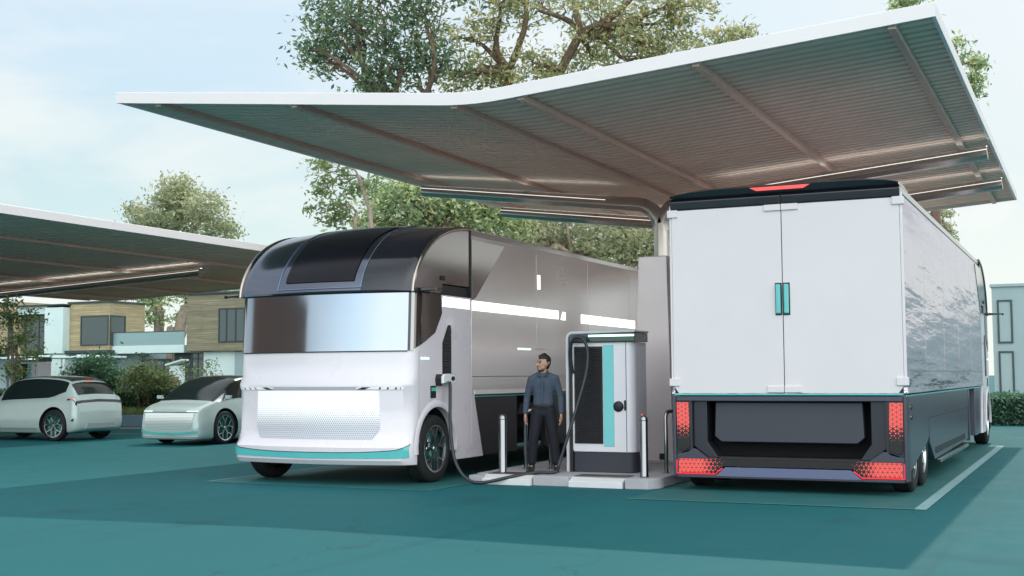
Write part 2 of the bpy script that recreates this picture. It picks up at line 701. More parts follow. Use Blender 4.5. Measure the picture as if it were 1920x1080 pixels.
def dot_material(name, pitch, z0, z1, glow, dark=(0.34, 0.37, 0.45), lit=(0.9, 0.9, 0.92)):
    """white light panel with hexagonal dots; the glow fades towards the foot of the panel"""
    m = bpy.data.materials.new(name)
    m.use_nodes = True
    N, L = m.node_tree.nodes, m.node_tree.links
    b = N['Principled BSDF']
    t = N.new('ShaderNodeTexCoord')
    s = N.new('ShaderNodeSeparateXYZ')
    L.new(t.outputs['Object'], s.inputs[0])

    def M(op, a, c=None, d=None):
        n = N.new('ShaderNodeMath')
        n.operation = op
        for i, v in enumerate((a, c, d)):
            if v is None:
                continue
            if isinstance(v, (int, float)):
                n.inputs[i].default_value = v
            else:
                L.new(v, n.inputs[i])
        return n.outputs[0]
    u = M('MULTIPLY', s.outputs[0], 1 / pitch)
    v = M('MULTIPLY', s.outputs[2], 1 / (pitch * 0.866))
    row = M('FLOOR', v)
    sh = M('MULTIPLY', M('FRACT', M('MULTIPLY', row, 0.5)), 1.0)
    du = M('SUBTRACT', M('FRACT', M('ADD', u, sh)), 0.5)
    dv = M('MULTIPLY', M('SUBTRACT', M('FRACT', v), 0.5), 0.866)
    dist = M('SQRT', M('ADD', M('MULTIPLY', du, du), M('MULTIPLY', dv, dv)))
    g = N.new('ShaderNodeMapRange')
    g.interpolation_type = 'SMOOTHSTEP'
    g.inputs[1].default_value = z0
    g.inputs[2].default_value = z1
    L.new(s.outputs[2], g.inputs[0])
    rad = M('SUBTRACT', 0.40, M('MULTIPLY', g.outputs[0], 0.19))
    dot = M('LESS_THAN', dist, rad)
    mx = N.new('ShaderNodeMix')
    mx.data_type = 'RGBA'
    L.new(dot, mx.inputs[0])
    mx.inputs[6].default_value = (*lit, 1)
    mx.inputs[7].default_value = (*dark, 1)
    L.new(mx.outputs[2], b.inputs['Base Color'])
    b.inputs['Roughness'].default_value = 0.25
    b.inputs['Emission Color'].default_value = (1, 0.99, 0.97, 1)
    gl = M('MULTIPLY', M('ADD', M('MULTIPLY', g.outputs[0], glow), glow * 0.12), M('SUBTRACT', 1.0, M('MULTIPLY', dot, 0.45)))
    L.new(gl, b.inputs['Emission Strength'])
    return m


# ------------------------------------------------------------------ wheels
def wheel(parent, x, y, r, w, side, rimr, name='wheel'):
    """axis along x; side = +1 when the outer face looks to +x"""
    prof = [(rimr, -w / 2), (r * 0.88, -w / 2), (r * 0.965, -w * 0.42), (r, -w * 0.30)]
    for k in range(5):
        h = -w * 0.24 + w * 0.48 * k / 4
        prof += [(r, h - 0.012), (r - 0.010, h - 0.006), (r - 0.010, h + 0.006), (r, h + 0.012)]
    prof += [(r, w * 0.30), (r * 0.965, w * 0.42), (r * 0.88, w / 2), (rimr * 1.04, w / 2), (rimr, w * 0.44), (rimr * 0.97, w * 0.2), (rimr * 0.95, -w * 0.1)]
    o = MB().lathe(prof, (0, 0, 0), 'x', 48).build(name, RUBBER, parent, smooth=45, loc=(x, y, r))
    rb = MB()
    s = side
    rb.lathe([(0.0, s * w * 0.05), (rimr * 0.6, s * w * 0.08), (rimr * 0.97, s * w * 0.12)], (0, 0, 0), 'x', 40, 1)
    rb.lathe([(rimr * 0.90, s * w * 0.30), (rimr * 0.93, s * w * 0.46), (rimr * 1.0, s * w * 0.48), (rimr * 1.02, s * w * 0.40)], (0, 0, 0), 'x', 48, 0)
    rb.lathe([(0, s * w * 0.44), (rimr * 0.10, s * w * 0.44), (rimr * 0.13, s * w * 0.36), (rimr * 0.14, s * w * 0.1)], (0, 0, 0), 'x', 20, 0)
    for k in range(5):
        a = 2 * PI * k / 5 + PI / 2
        c, sn = math.cos(a), math.sin(a)

        def pt(rad, tang, h):
            return (s * h, rad * c - tang * sn, rad * sn + tang * c)
        # a Y-shaped spoke and the closed web between its two arms
        for tg in (-1, 1):
            pts = [(rimr * 0.08, 0), (rimr * 0.50, tg * rimr * 0.02), (rimr * 0.66, tg * rimr * 0.16), (rimr * 0.95, tg * rimr * 0.34)]
            for q in range(3):
                (r0, t0), (r1, t1) = pts[q], pts[q + 1]
                hw = rimr * 0.045
                vs = [pt(r0, t0 - hw, w * 0.40), pt(r0, t0 + hw, w * 0.40), pt(r1, t1 + hw, w * 0.42), pt(r1, t1 - hw, w * 0.42),
                      pt(r0, t0 - hw, w * 0.2), pt(r0, t0 + hw, w * 0.2), pt(r1, t1 + hw, w * 0.2), pt(r1, t1 - hw, w * 0.2)]
                rb.add(vs, [(0, 1, 2, 3), (0, 4, 5, 1), (1, 5, 6, 2), (2, 6, 7, 3), (3, 7, 4, 0)], 0)
        vs = [pt(rimr * 0.56, 0, w * 0.30), pt(rimr * 0.70, -rimr * 0.13, w * 0.30), pt(rimr * 0.92, -rimr * 0.26, w * 0.30),
              pt(rimr * 0.92, rimr * 0.26, w * 0.30), pt(rimr * 0.70, rimr * 0.13, w * 0.30)]
        rb.add(vs, [(0, 1, 2, 3, 4)], 2)
    rb.build('rim', [RIMMET, RIMTEAL, BLACK], o, smooth=30)
    return o


# ------------------------------------------------------------------ the electric truck (front at y = 0, tail at y = 15.2)
TL, HW, TOP = 15.2, 1.688, 4.27
YEND = 2.12
BULGE = 0.20


def plan(z, y0, hw, n_front=28):
    """horizontal outline of the cab from the right rear edge round the nose to the left rear edge"""
    r = 0.27
    pts = []
    xe = hw - r * 0.5
    cot = 2 * BULGE / xe
    phm = math.atan2(1, cot)
    cx, cy = hw - r, y0 + r
    for k in range(10):
        pts.append((hw, YEND + (cy - YEND) * k / 10, z))
    for k in range(11):
        a = phm * k / 10
        pts.append((cx + r * math.cos(a), cy - r * math.sin(a), z))
    xe, ye = pts[-1][0], pts[-1][1]
    for k in range(1, n_front + 1):
        x = xe - 2 * xe * k / n_front
        pts.append((x, ye - BULGE * (1 - (x / xe) ** 2), z))
    left = [(-p[0], p[1], p[2]) for p in pts[:20]][::-1]
    return pts + left


CAB_ROWS = [(0.33, -0.06, 1.685), (0.40, -0.115, 1.69), (0.60, -0.125, 1.69), (0.68, -0.045, 1.685), (0.85, 0.005, 1.685), (1.2, 0.01, 1.686),
            (1.50, 0.005, 1.688), (1.555, -0.035, 1.688), (1.60, -0.035, 1.688), (1.735, 0.035, 1.688), (1.95, 0.05, 1.688), (2.12, 0.055, 1.688),
            (2.5, 0.075, 1.688), (3.05, 0.10, 1.688)]


def cab_row(z):
    for (z0, a0, h0), (z1, a1, h1) in zip(CAB_ROWS, CAB_ROWS[1:]):
        if z0 <= z <= z1:
            t = (z - z0) / (z1 - z0)
            return a0 + (a1 - a0) * t, h0 + (h1 - h0) * t
    return CAB_ROWS[-1][1:]


def cab_pt(i, z, d=0.0):
    """point number i (float) of the outline at height z, pushed out by d"""
    a, h = cab_row(z)
    pl = plan(z, a, h)
    i0 = min(int(i), len(pl) - 2)
    t = i - i0
    p = [pl[i0][k] * (1 - t) + pl[i0 + 1][k] * t for k in range(3)]
    tx, ty = pl[i0 + 1][0] - pl[i0][0], pl[i0 + 1][1] - pl[i0][1]
    L = math.hypot(tx, ty)
    return (p[0] + (-ty / L) * d * -1 * -1 if False else p[0] - ty / L * d, p[1] + tx / L * d, z)


NPL = len(plan(1, 0, HW))            # outline length
I_CORNER = (10, 20)                  # corner arc of the right side; mirrored on the other
PROF = [(0.10, 3.07), (0.125, 3.20), (0.19, 3.37), (0.31, 3.55), (0.48, 3.73), (0.72, 3.91), (1.0, 4.05), (1.35, 4.165), (1.75, 4.235), (2.12, 4.265)]


def roof_y(i, x, y):
    """nose bulge fades out along the roof profile"""
    k = max(0.0, 1 - i / 7.0)
    return y - BULGE * (1 - (x / HW) ** 2) * k


def roof_rows(x0, x1, n, d, i0=0.0, i1=None):
    i1 = i1 if i1 is not None else len(PROF) - 1
    rows = []
    P = np.array(PROF)
    for q in range(25):
        fi = i0 + (i1 - i0) * q / 24
        a = min(int(fi), len(PROF) - 2)
        t = fi - a
        pm = [P[min(max(a + k, 0), len(P) - 1)] for k in (-1, 0, 1, 2)]
        y, z = cr_interp(*pm, t)
        tg = cr_interp(*pm, min(t + .05, 1)) - cr_interp(*pm, max(t - .05, 0))
        tg = tg / (np.linalg.norm(tg) + 1e-9)
        row = []
        for k in range(n):
            x = x0 + (x1 - x0) * k / (n - 1)
            ed = max(0.0, (abs(x) - (HW - 0.14)) / 0.14)
            drop = 0.055 * ed * ed
            crown = 0.09 * (1 - (x / HW) ** 2) * min(1.0, fi / 5)
            yy = y - tg[1] * (d - drop)
            zz = z + tg[0] * (d - drop) + crown
            row.append((x, roof_y(fi, x, yy), zz))
        rows.append(row)
    return rows


def clip_top(poly):
    return poly


def make_truck():
    T = empty('electric_truck')
    # ---- cab shell (closed so that the wheel arches can be cut)
    mb = MB()
    rows = []
    for z, a, h in CAB_ROWS:
        rows.append(plan(z, a, h))
    mb.grid(rows)
    mb.add(rows[0], [tuple(range(NPL))])
    mb.add(rows[-1], [tuple(range(NPL))[::-1]])
    n = len(rows)
    mb.add([r_[0] for r_ in rows] + [r_[-1] for r_ in rows], [(i, i + 1, n + i + 1, n + i) for i in range(n - 1)])
    cab = mb.build('cab', [WHITE, VOID], T, smooth=32)
    bm = bmesh.new()
    bm.from_mesh(cab.data)
    bmesh.ops.remove_doubles(bm, verts=bm.verts, dist=1e-5)
    bmesh.ops.recalc_face_normals(bm, faces=bm.faces)
    bm.to_mesh(cab.data)
    bm.free()
    AY, AZ, AR = 0.86, 0.58, 0.645
    cut = MB()
    for s in (-1, 1):
        cut.lathe([(0, s * 1.15), (AR, s * 1.15), (AR, s * 1.9), (0, s * 1.9)], (0, AY, AZ), 'x', 48, 1)
        cut_box = [(AY - AR, -0.2), (AY + AR, -0.2), (AY + AR, AZ), (AY - AR, AZ)]
    cut2 = MB()
    for s in (-1, 1):
        ring = [(AY + AR * math.cos(a), AZ + AR * math.sin(a)) for a in [PI * k / 28 for k in range(29)]]
        poly = ring + [(AY - AR, -0.3), (AY + AR, -0.3)]
        cut2.prism(poly, 'x', s * 1.10, s * 1.95, 1)
    boolean_cut(cab, cut2, [WHITE, VOID])
    # arch lips
    for s in (-1, 1):
        mbx = MB()
        arc = [R(-8) + (R(196)) * k / 30 for k in range(31)]
        rowsA = [[(s * (HW + dx), AY + (AR + dr) * math.cos(a), AZ + (AR + dr) * math.sin(a)) for a in arc] for dx, dr in
                 ((-0.10, -0.005), (0.022, -0.005), (0.028, 0.02), (0.022, 0.07), (0.003, 0.105))]
        mbx.grid(rowsA)
        mbx.build('arch_lip', WHITE, T, smooth=40)
        wheel(T, s * (HW - 0.165), AY, 0.545, 0.31, s, 0.385)
        # rear tandem
        for yy in (13.15, 14.3):
            wheel(T, s * (HW - 0.19), yy, 0.50, 0.30, s, 0.33)
        # cab foot behind the arch, ending in a slanting edge against the skirt
        p = MB().prism([(YEND + 0.002, 0.33), (2.56, 0.33), (2.24, 1.34), (2.24, 1.385), (YEND + 0.002, 1.385)], 'x', s * (HW - 0.12), s * HW)
        p.build('cab_foot', WHITE, T, bev=0.006)
    # ---- bumper strip
    mb = MB()
    us = lin(14, NPL - 15, 60)
    rws = []
    for q in range(5):
        row = []
        for i in us:
            c = abs(i - (NPL - 1) / 2) / ((NPL - 1) / 2 - 14)
            zl = 0.425 + 0.02 * c
            zu = 0.515 + 0.13 * c ** 3
            z = zl + (zu - zl) * q / 4
            row.append(cab_pt(i, z, 0.012))
        rws.append(row)
    mb.grid(rws)
    mb.build('bumper_strip', TEAL, T, smooth=50)
    # groove line above the strip
    pts = []
    for i in us:
        c = abs(i - (NPL - 1) / 2) / ((NPL - 1) / 2 - 14)
        pts.append(cab_pt(i, 0.515 + 0.13 * c ** 3 + 0.006, 0.010))
    MB().tube(pts, 0.006, 5).build('bumper_seam', BLACK, T)
    # ---- light panel in the nose
    mid = (NPL - 1) / 2
    mb = MB()
    rws = []
    for q in range(12):
        t = q / 11
        z = 0.73 + (1.485 - 0.73) * t
        k = 10.9 + 0.3 * (1 - t)
        if t < 0.25:
            k -= 1.2 * ((0.25 - t) / 0.25) ** 1.5
        row = [cab_pt(i, z, 0.007) for i in lin(mid - k, mid + k, 31)]
        rws.append(row)
    mb.grid(rws)
    mb.build('light_panel', dot_material('nose_light', 0.037, 0.82, 1.28, 0.44, lit=(0.66, 0.65, 0.68)), T, smooth=60)
    # ---- thin lamp slit under the lip with small vents
    for sgn in (-1, 1):
        mb = MB()
        a0, a1 = mid + sgn * 7.5, mid + sgn * 16.2
        pr = [[cab_pt(i, 1.528 + dz * (0.45 + 0.55 * min(1, abs(i - a0) / 4)), 0.012) for i in lin(a0, a1, 18)] for dz in (-0.020, 0.02)]
        mb.grid(pr)
        slit = mb.build('lamp_slit', mat('slit_lens', (0.85, 0.85, 0.88), 0.15, emit=(1, 1, 1), estr=0.35), T)
        for k in (8.6, 11.2, 12.4, 13.6, 14.8):
            i = mid + sgn * k
            wdt = 1.1 if k < 9 else 0.22
            mb = MB()
            pr = [[cab_pt(i - sgn * wdt, 1.512, 0.016), cab_pt(i + sgn * wdt * 0.2, 1.512, 0.016)],
                  [cab_pt(i, 1.545, 0.016), cab_pt(i + sgn * wdt * 1.1, 1.545, 0.016)]]
            mb.grid(pr)
            mb.build('slit_fin', BLACK, slit, smooth=0)
    # ---- windscreen band
    mb = MB()
    us = lin(17.2, NPL - 1 - 17.2, 60)
    mb.grid([[cab_pt(i, z, 0.014) for i in us] for z in lin(2.12, 3.045, 8)])
    mb.build('windscreen', MIRROR, T, smooth=60)
    mb = MB()
    for z in (2.115, 3.05):
        mb.tube([cab_pt(i, z, 0.012) for i in us], 0.010, 5)
    mb.build('windscreen_seal', BLACK, T)
    for s in (1, -1):
        # dark corner strip and side glass
        def ii(k):
            return k if s > 0 else NPL - 1 - k
        mb = MB()
        mb.grid([[cab_pt(ii(k), z, 0.010) for k in lin(16.0, 17.2, 5)] for z in lin(2.12, 3.05, 6)])
        mb.build('corner_strip', BLACKGLOSS, T, smooth=60)
        mb = MB()
        mb.grid([[cab_pt(ii(k), z, 0.016) for k in lin(14.6, 16.0, 5)] for z in lin(2.12, 3.05, 6)])
        mb.build('corner_pillar', CHROME, T, smooth=60)
        mb = MB()

        def zb(y):
            if y < 0.80:
                return 2.12 + (2.42 - 2.12) * max(0, y - 0.12) / 0.68
            return 2.42 + (2.75 - 2.42) * (y - 0.80) / 0.24
        rws = []
        ys = [0.80 - 0.001, 0.9, 1.04]
        cols = []
        for k in lin(14.6, 10, 8):
            z = 3.05
            y = cab_pt(ii(k), 2.5)[1]
            cols.append([cab_pt(ii(k), zb(y) + (3.05 - zb(y)) * q / 4, 0.012) for q in range(5)])
        for y in (0.45, 0.6, 0.7, 0.8, 0.92, 1.04):
            ytop = y if y < 1.0 else 1.0
            cols.append([(s * (HW + 0.012), y + (1.0 - y) * (q / 4) * (1 if y > 1.0 else 0), zb(y) + (3.05 - zb(y)) * q / 4) for q in range(5)])
        mb.grid(cols)
        mb.build('side_window', DARKGLASS, T, smooth=60)
    # ---- roof
    mb = MB()
    mb.grid(roof_rows(-HW, 0.80, 31, 0.0))
    mb.build('roof', mat('roof_dark_chrome', (0.17, 0.18, 0.225), 0.14, 0.95, rvar=0.03), T, smooth=60)
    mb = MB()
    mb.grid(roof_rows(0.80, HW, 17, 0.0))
    mb.build('roof', BLACKGLOSS, T, smooth=60)  # section made black to carry its dark reflection in the colour
    # raised skylight in the middle of the roof with a bright seam round it
    mb = MB()
    rr = roof_rows(-0.66, 0.66, 21, 0.016, 1.2, 9)
    mb.grid(rr)
    sk = mb.build('roof_window', SKYGLASS, T, smooth=60)
    seam = MB()
    for x in (-0.80, 0.80):
        seam.tube([r_[0] for r_ in roof_rows(x, x + 0.001, 2, 0.006, 0.55, 9)], 0.009, 5)
    q = roof_rows(-0.80, 0.80, 12, 0.006, 0.55, 1.0)[0]
    seam.tube(q, 0.009, 5)
    seam.build('roof_seam', mat('seam_blue_metal', (0.25, 0.33, 0.48), 0.25, 0.8), T)
    # visor lip under the roof
    mb = MB()
    us = lin(9, NPL - 10, 64)
    mb.grid([[cab_pt(i, z, d) for i in us] for z, d in ((3.045, 0.0), (3.045, 0.045), (3.065, 0.060), (3.09, 0.035), (3.10, -0.03))])
    mb.build('visor', BLACKGLOSS, T, smooth=60)
    for s in (1, -1):
        # quarter panel below the roof arch, chrome arch trim, black gap, camera arm
        arch = [(y + 0.03, z - 0.02) for y, z in PROF]
        poly = [(0.135, 3.07)] + arch + [(YEND - 0.045, 4.24), (YEND - 0.045, 3.24), (1.10, 3.24), (1.04, 3.07)]
        poly = [p for p in poly if p[0] <= YEND - 0.045 + 1e-6]
        MB().prism(poly, 'x', s * (HW - 0.09), s * (HW - 0.010)).build('quarter_panel', QUARTER, T, bev=0.004)
        MB().prism([(1.10, 3.055), (YEND, 3.055), (YEND, 3.22), (1.10, 3.22)], 'x', s * (HW - 0.10), s * (HW - 0.03)).build('black_gap', BLACK, T)
        MB().tube([(s * (HW - 0.015), y + 0.015, z - 0.012) for y, z in [tuple(cr_interp(*[np.array(PROF[min(max(a + k, 0), 9)]) for k in (-1, 0, 1, 2)], t)) for a in range(9) for t in (0, .33, .66)] + [PROF[-1]]],
                  0.032, 8).build('arch_trim', BRONZE, T)
        MB().box((s * (HW - 0.2) if s > 0 else s * (HW + 0.004), YEND - 0.045, 3.06), (s * (HW + 0.004) if s > 0 else s * (HW - 0.2), YEND + 0.002, 4.26)).build('cab_joint', BLACK, T)
        arm = MB().prism([(0.0, 0.0), (0.46, 0.02), (0.46, 0.045), (0.0, 0.06)], 'y', 0.30, 0.42)
        mbx = MB()
        xs = [s * HW, s * (HW + 0.42)]
        mbx.prism([(s * (HW - 0.05), 3.06), (s * (HW + 0.40), 3.075), (s * (HW + 0.40), 3.10), (s * (HW - 0.05), 3.125)], 'y', 0.22, 0.32)
        ca = mbx.build('camera_arm', BLACKGLOSS, T, bev=0.008)
        MB().lathe([(0, 0), (0.028, 0), (0.028, 0.03), (0, 0.034)], (s * (HW + 0.36), 0.19, 3.085), 'y', 12).build('lens', BLACKGLOSS, ca)
        # badge-sized black button high on the quarter panel
        MB().box((min(s * (HW - 0.012), s * (HW + 0.012)), 1.02, 3.30), (max(s * (HW - 0.012), s * (HW + 0.012)), 1.16, 3.37)).build('door_sensor', BLACK, T, bev=0.01)
        # vent: tapering black slot with slats
        vp = [(1.30, 2.50), (1.345, 2.56), (1.44, 2.56), (1.44, 1.60), (1.10, 1.60), (1.10, 2.2)]
        vp = [(1.23, 2.52), (1.26, 2.56), (1.345, 2.56), (1.365, 2.5), (1.365, 1.60), (1.06, 1.60), (1.06, 2.26)]
        v_ = MB().prism(vp, 'x', s * (HW - 0.02), s * (HW + 0.010)).build('side_vent', BLACK, T, bev=0.006)
        sl_ = MB()
        for k in range(22):
            z = 1.63 + k * 0.041
            yl = 1.08 if z < 2.26 else 1.08 + (z - 2.26) * 0.62
            sl_.prism([(s * (HW + 0.010), z), (s * (HW + 0.024), z + 0.004), (s * (HW + 0.010), z + 0.024)], 'y', yl + 0.02, 1.345)
        sl_.build('slat', mat('vent_slat', (0.05, 0.05, 0.055), 0.4), v_, smooth=0)
        # side marker, charging port
        MB().box((min(s * (HW - 0.01), s * (HW + 0.008)), 0.34, 1.985), (max(s * (HW - 0.01), s * (HW + 0.008)), 0.60, 2.012)).build('side_marker', LEDG, T)
        pb = MB().box((min(s * (HW - 0.01), s * (HW + 0.012)), 0.65, 1.36), (max(s * (HW - 0.01), s * (HW + 0.012)), 0.83, 1.56)).build('charge_port', BLACK, T, bev=0.03)
        MB().box((min(s * (HW + 0.010), s * (HW + 0.018)), 0.67, 1.475), (max(s * (HW + 0.010), s * (HW + 0.018)), 0.81, 1.53)).build('port_light', mat('port_green', (0.02, 0.25, 0.17), 0.3, emit=(0.05, 0.6, 0.4), estr=0.35), pb)
        # panel seam in the cab side
        MB().box((min(s * (HW - 0.01), s * (HW + 0.002)), 0.275, 0.66), (max(s * (HW - 0.01), s * (HW + 0.002)), 0.281, 2.12)).build('cab_seam', mat('seam_grey', (0.35, 0.34, 0.37), 0.5), T)
    # ---- cargo body
    b0, b1 = YEND + 0.012, TL
    body = MB()
    prof = [(-HW, 1.42), (-HW + 0.03, 1.385), (HW - 0.03, 1.385), (HW, 1.42), (HW, 4.08), (HW - 0.035, 4.14), (HW - 0.035, 4.24), (HW - 0.10, TOP), (-HW + 0.10, TOP), (-HW + 0.035, 4.24),
            (-HW + 0.035, 4.14), (-HW, 4.08)]
    body.prism(prof, 'y', b0, b1)
    body.build('cargo_body', SIDEMET, T, bev=0.006)
    for s in (1, -1):
        def slab(name, poly, m, d=0.012, bev=0.003):
            a, b = s * (HW - 0.02), s * (HW + d)
            return MB().prism(poly, 'x', a, b).build(name, m, T, bev=bev)
        slab('front_fillet', [(b0, 3.02), (b0 + 0.16, 3.07), (b0 + 1.33, 4.075), (b0, 4.075)], QUARTER, 0.010)
        # top rail
        MB().prism([(s * (HW - 0.034), 4.145), (s * (HW - 0.018), 4.152), (s * (HW - 0.022), 4.236), (s * (HW - 0.034), 4.238)], 'y', b0, b1 - 0.03).build('top_rail', TRIMMET, T)
        # vertical panel joints and the long low joint
        for y in (4.9, 7.6, 10.2, 12.9):
            MB().box((min(s * HW, s * (HW + 0.003)), y, 1.46), (max(s * HW, s * (HW + 0.003)), y + 0.012, 4.07)).build('panel_joint', TRIMMET, T, smooth=0)
        MB().box((min(s * HW, s * (HW + 0.004)), b0, 1.70), (max(s * HW, s * (HW + 0.004)), b1 - 0.4, 1.712)).build('long_joint', mat('joint_grey', (0.22, 0.21, 0.21), 0.4, 0.5), T)
        MB().prism([(s * (HW - 0.02), 1.385), (s * (HW + 0.015), 1.40), (s * (HW + 0.006), 1.47), (s * (HW - 0.02), 1.48)], 'y', b0 + 0.1, b1 - 0.02).build('ledge', SIDEMET, T)
        # skirt: three leaves with gaps, a step, front edge slanting
        sk1 = [(2.60, 0.34), (4.05, 0.34), (4.05, 1.375), (2.28, 1.375), (2.28, 1.34)]
        MB().prism(sk1, 'x', s * (HW - 0.16), s * (HW - 0.035)).build('skirt', SKIRT, T, bev=0.006)
        MB().prism([(4.10, 0.72), (5.30, 0.72), (5.30, 1.375), (4.10, 1.375)], 'x', s * (HW - 0.40), s * (HW - 0.24)).build('battery_box', VOID, T)
        MB().prism([(5.36, 0.36), (5.52, 0.30), (5.62, 1.22), (5.5, 1.375), (5.36, 1.375)], 'x', s * (HW - 0.14), s * (HW - 0.03)).build('skirt_fin', SKIRT, T, bev=0.006)
        sk2 = [(6.05, 0.36), (11.9, 0.32), (12.5, 0.60), (12.62, 1.375), (5.75, 1.375), (5.85, 0.9)]
        a = MB().prism(sk2, 'x', s * (HW - 0.16), s * (HW - 0.025)).build('skirt', SKIRT, T, bev=0.006)
        MB().box((min(s * (HW - 0.02), s * (HW + 0.05)), 6.8, 0.25), (max(s * (HW - 0.02), s * (HW + 0.05)), 11.7, 0.31)).build('step', TRIMMET, a, bev=0.01)
        MB().box((min(s * (HW - 0.03), s * (HW - 0.018)), 6.7, 0.40), (max(s * (HW - 0.03), s * (HW - 0.018)), 11.8, 0.50)).build('step_recess', BLACK, a)
        MB().box((min(s * (HW - 0.03), s * (HW - 0.0235)), 6.0, 0.98), (max(s * (HW - 0.03), s * (HW - 0.0235)), 12.5, 0.992)).build('skirt_seam', BLACK, a)
        sk3 = [(12.66, 0.70), (12.95, 0.62), (14.85, 0.33), (TL - 0.01, 0.19), (TL - 0.01, 1.375), (12.66, 1.375)]
        MB().prism(sk3, 'x', s * (HW - 0.12), s * (HW - 0.02)).build('skirt', SKIRT, T, bev=0.006)
        for z in (1.06, 1.20):
            pb = MB()
            pb.lathe([(0.0, 0.012), (0.022, 0.012), (0.022, 0.0), (0.035, 0.0), (0.035, 0.016), (0.022, 0.018)], (s * (HW - 0.02) - (0 if s > 0 else 0.016), 14.72, z), 'x', 16)
            pb.build('socket', CHROME, T)
        # teal pin line between body and skirt
        MB().box((min(s * (HW - 0.04), s * (HW - 0.012)), 2.30, 1.352), (max(s * (HW - 0.04), s * (HW - 0.012)), TL - 0.02, 1.372)).build('pin_line', TEAL, T)
    # glowing strips put in for a bright reflection on the left side: long, short, long
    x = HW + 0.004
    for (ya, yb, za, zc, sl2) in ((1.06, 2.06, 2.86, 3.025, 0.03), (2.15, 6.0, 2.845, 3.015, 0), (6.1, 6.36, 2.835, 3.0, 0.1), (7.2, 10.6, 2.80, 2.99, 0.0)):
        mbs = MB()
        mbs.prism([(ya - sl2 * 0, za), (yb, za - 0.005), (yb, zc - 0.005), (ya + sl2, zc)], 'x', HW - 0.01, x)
        mbs.build('reflection_strip', GLOWW, T, smooth=0)

    MB().box((HW - 0.01, 4.03, 2.20), (HW + 0.006, 4.62, 2.232)).build('side_marker', LEDG, T)
    MB().box((HW - 0.01, 4.66, 2.222), (HW + 0.005, 5.3, 2.232)).build('marker_line', mat('pale_line', (0.6, 0.6, 0.6), 0.3, 0.3), T)
    MB().box((HW - 0.01, 4.95, 3.38), (HW + 0.005, 5.10, 3.66)).build('side_lamp', GLOWW, T, bev=0.02)
    MB().prism([(4.0, 1.0), (5.2, 1.0), (5.2, 1.2), (4.25, 1.2)], 'x', HW - 0.06, HW - 0.03).build('skirt_inset', BLACK, T)
    # chassis under everything
    MB().box((-HW + 0.45, 0.5, 0.42), (HW - 0.45, TL - 0.45, 1.34)).build('chassis', VOID, T)

    # ---- tail
    Y = TL
    for s in (1, -1):
        x0, x1 = sorted((s * 0.006, s * (HW - 0.035)))
        d = MB()
        # door leaf with its lower outer corner cut
        c = [(s * 0.006, 1.40), (s * (HW - 0.11), 1.40), (s * (HW - 0.035), 1.50), (s * (HW - 0.035), 4.075), (s * 0.006, 4.075)]
        d.prism(c, 'y', Y - 0.01, Y + 0.035)
        door = d.build('rear_door', DOORW, T, bev=0.006)
        h = MB()
        hx0, hx1 = sorted((s * 0.022, s * 0.095))
        h.box((hx0, Y + 0.045, 2.52), (hx1, Y + 0.085, 2.94))
        h.build('handle', TEAL, door, bev=0.018, seg=3)
        MB().box((min(hx0, hx1) - 0.012, Y + 0.030, 2.50), (max(hx0, hx1) + 0.012, Y + 0.046, 2.96)).build('handle_plate', BLACK, door, bev=0.006)
        for z in (4.03, 1.56):
            hb = MB()
            a, b = sorted((s * (HW - 0.13), s * (HW + 0.028)))
            hb.box((a, Y - 0.05, z - 0.055), (b, Y + 0.062, z + 0.055))
            hb.build('hinge', DOORW, door, bev=0.008)
        for z in (4.035, 1.455):
            a, b = sorted((s * 0.004, s * 0.245))
            MB().box((a, Y + 0.03, z - 0.045), (b, Y + 0.062, z + 0.045)).build('latch', DOORW, door, bev=0.008)
        a, b = sorted((s * 0.006, s * (HW - 0.02)))
        MB().prism([(Y - 0.02, 4.09), (Y + 0.05, 4.09), (Y + 0.06, 4.20), (Y + 0.03, 4.245), (Y - 0.02, 4.245)], 'x', a, b).build('header', BLACKGLOSS, T, bev=0.008)
        # corner post
        a, b = sorted((s * (HW - 0.032), s * (HW + 0.004)))
        MB().box((a, Y - 0.04, 1.50), (b, Y + 0.028, 4.15)).build('corner_post', DOORW, T, bev=0.008)
        # upright lamps
        mbs = MB()
        poly = [(s * 1.425, 0.62), (s * 1.50, 0.575), (s * 1.585, 0.575), (s * 1.615, 0.62), (s * 1.625, 1.27), (s * 1.445, 1.27)]
        mbs.prism(poly, 'y', Y - 0.03, Y + 0.022)
        mbs.build('upright_lamp', LAMP_V, T, bev=0.006)
        # outer frame post
        a, b = s * (HW - 0.055), s * (HW - 0.008)
        MB().prism([(a, 0.20), (b, 0.20), (b, 1.36), (a, 1.36)], 'y', Y - 0.25, Y + 0.03).build('tail_frame', DARKSLATE, T, bev=0.01)
        MB().prism([(s * 1.39, 0.60), (s * (HW - 0.055), 0.52), (s * (HW - 0.055), 1.36), (s * 1.39, 1.36)], 'y', Y - 0.25, Y + 0.004).build('lamp_housing', DARKPANEL, T, bev=0.004)
        # slanting lower corner
        MB().prism([(s * 1.395, 0.604), (s * 1.45, 0.56), (s * (HW - 0.056), 0.515), (s * (HW - 0.056), 0.46), (s * 1.0, 0.46), (s * 1.0, 0.475), (s * 1.16, 0.475), (s * 1.34, 0.60)], 'y', Y - 0.2, Y + 0.015).build('lower_corner', DARKSLATE, T, bev=0.004)
        # cavity edge facets
        MB().prism([(s * 1.02, 0.475), (s * 1.16, 0.475), (s * 1.39, 0.64), (s * 1.39, 1.30), (s * 1.18, 1.30), (s * 1.18, 0.70)], 'y', Y - 0.55, Y - 0.06).build('cavity_side', DARKPANEL, T, bev=0.01)
    MB().box((-HW + 0.045, Y + 0.0005, 1.40), (HW - 0.045, Y + 0.012, TOP - 0.015)).build('rear_frame', BLACK, T)
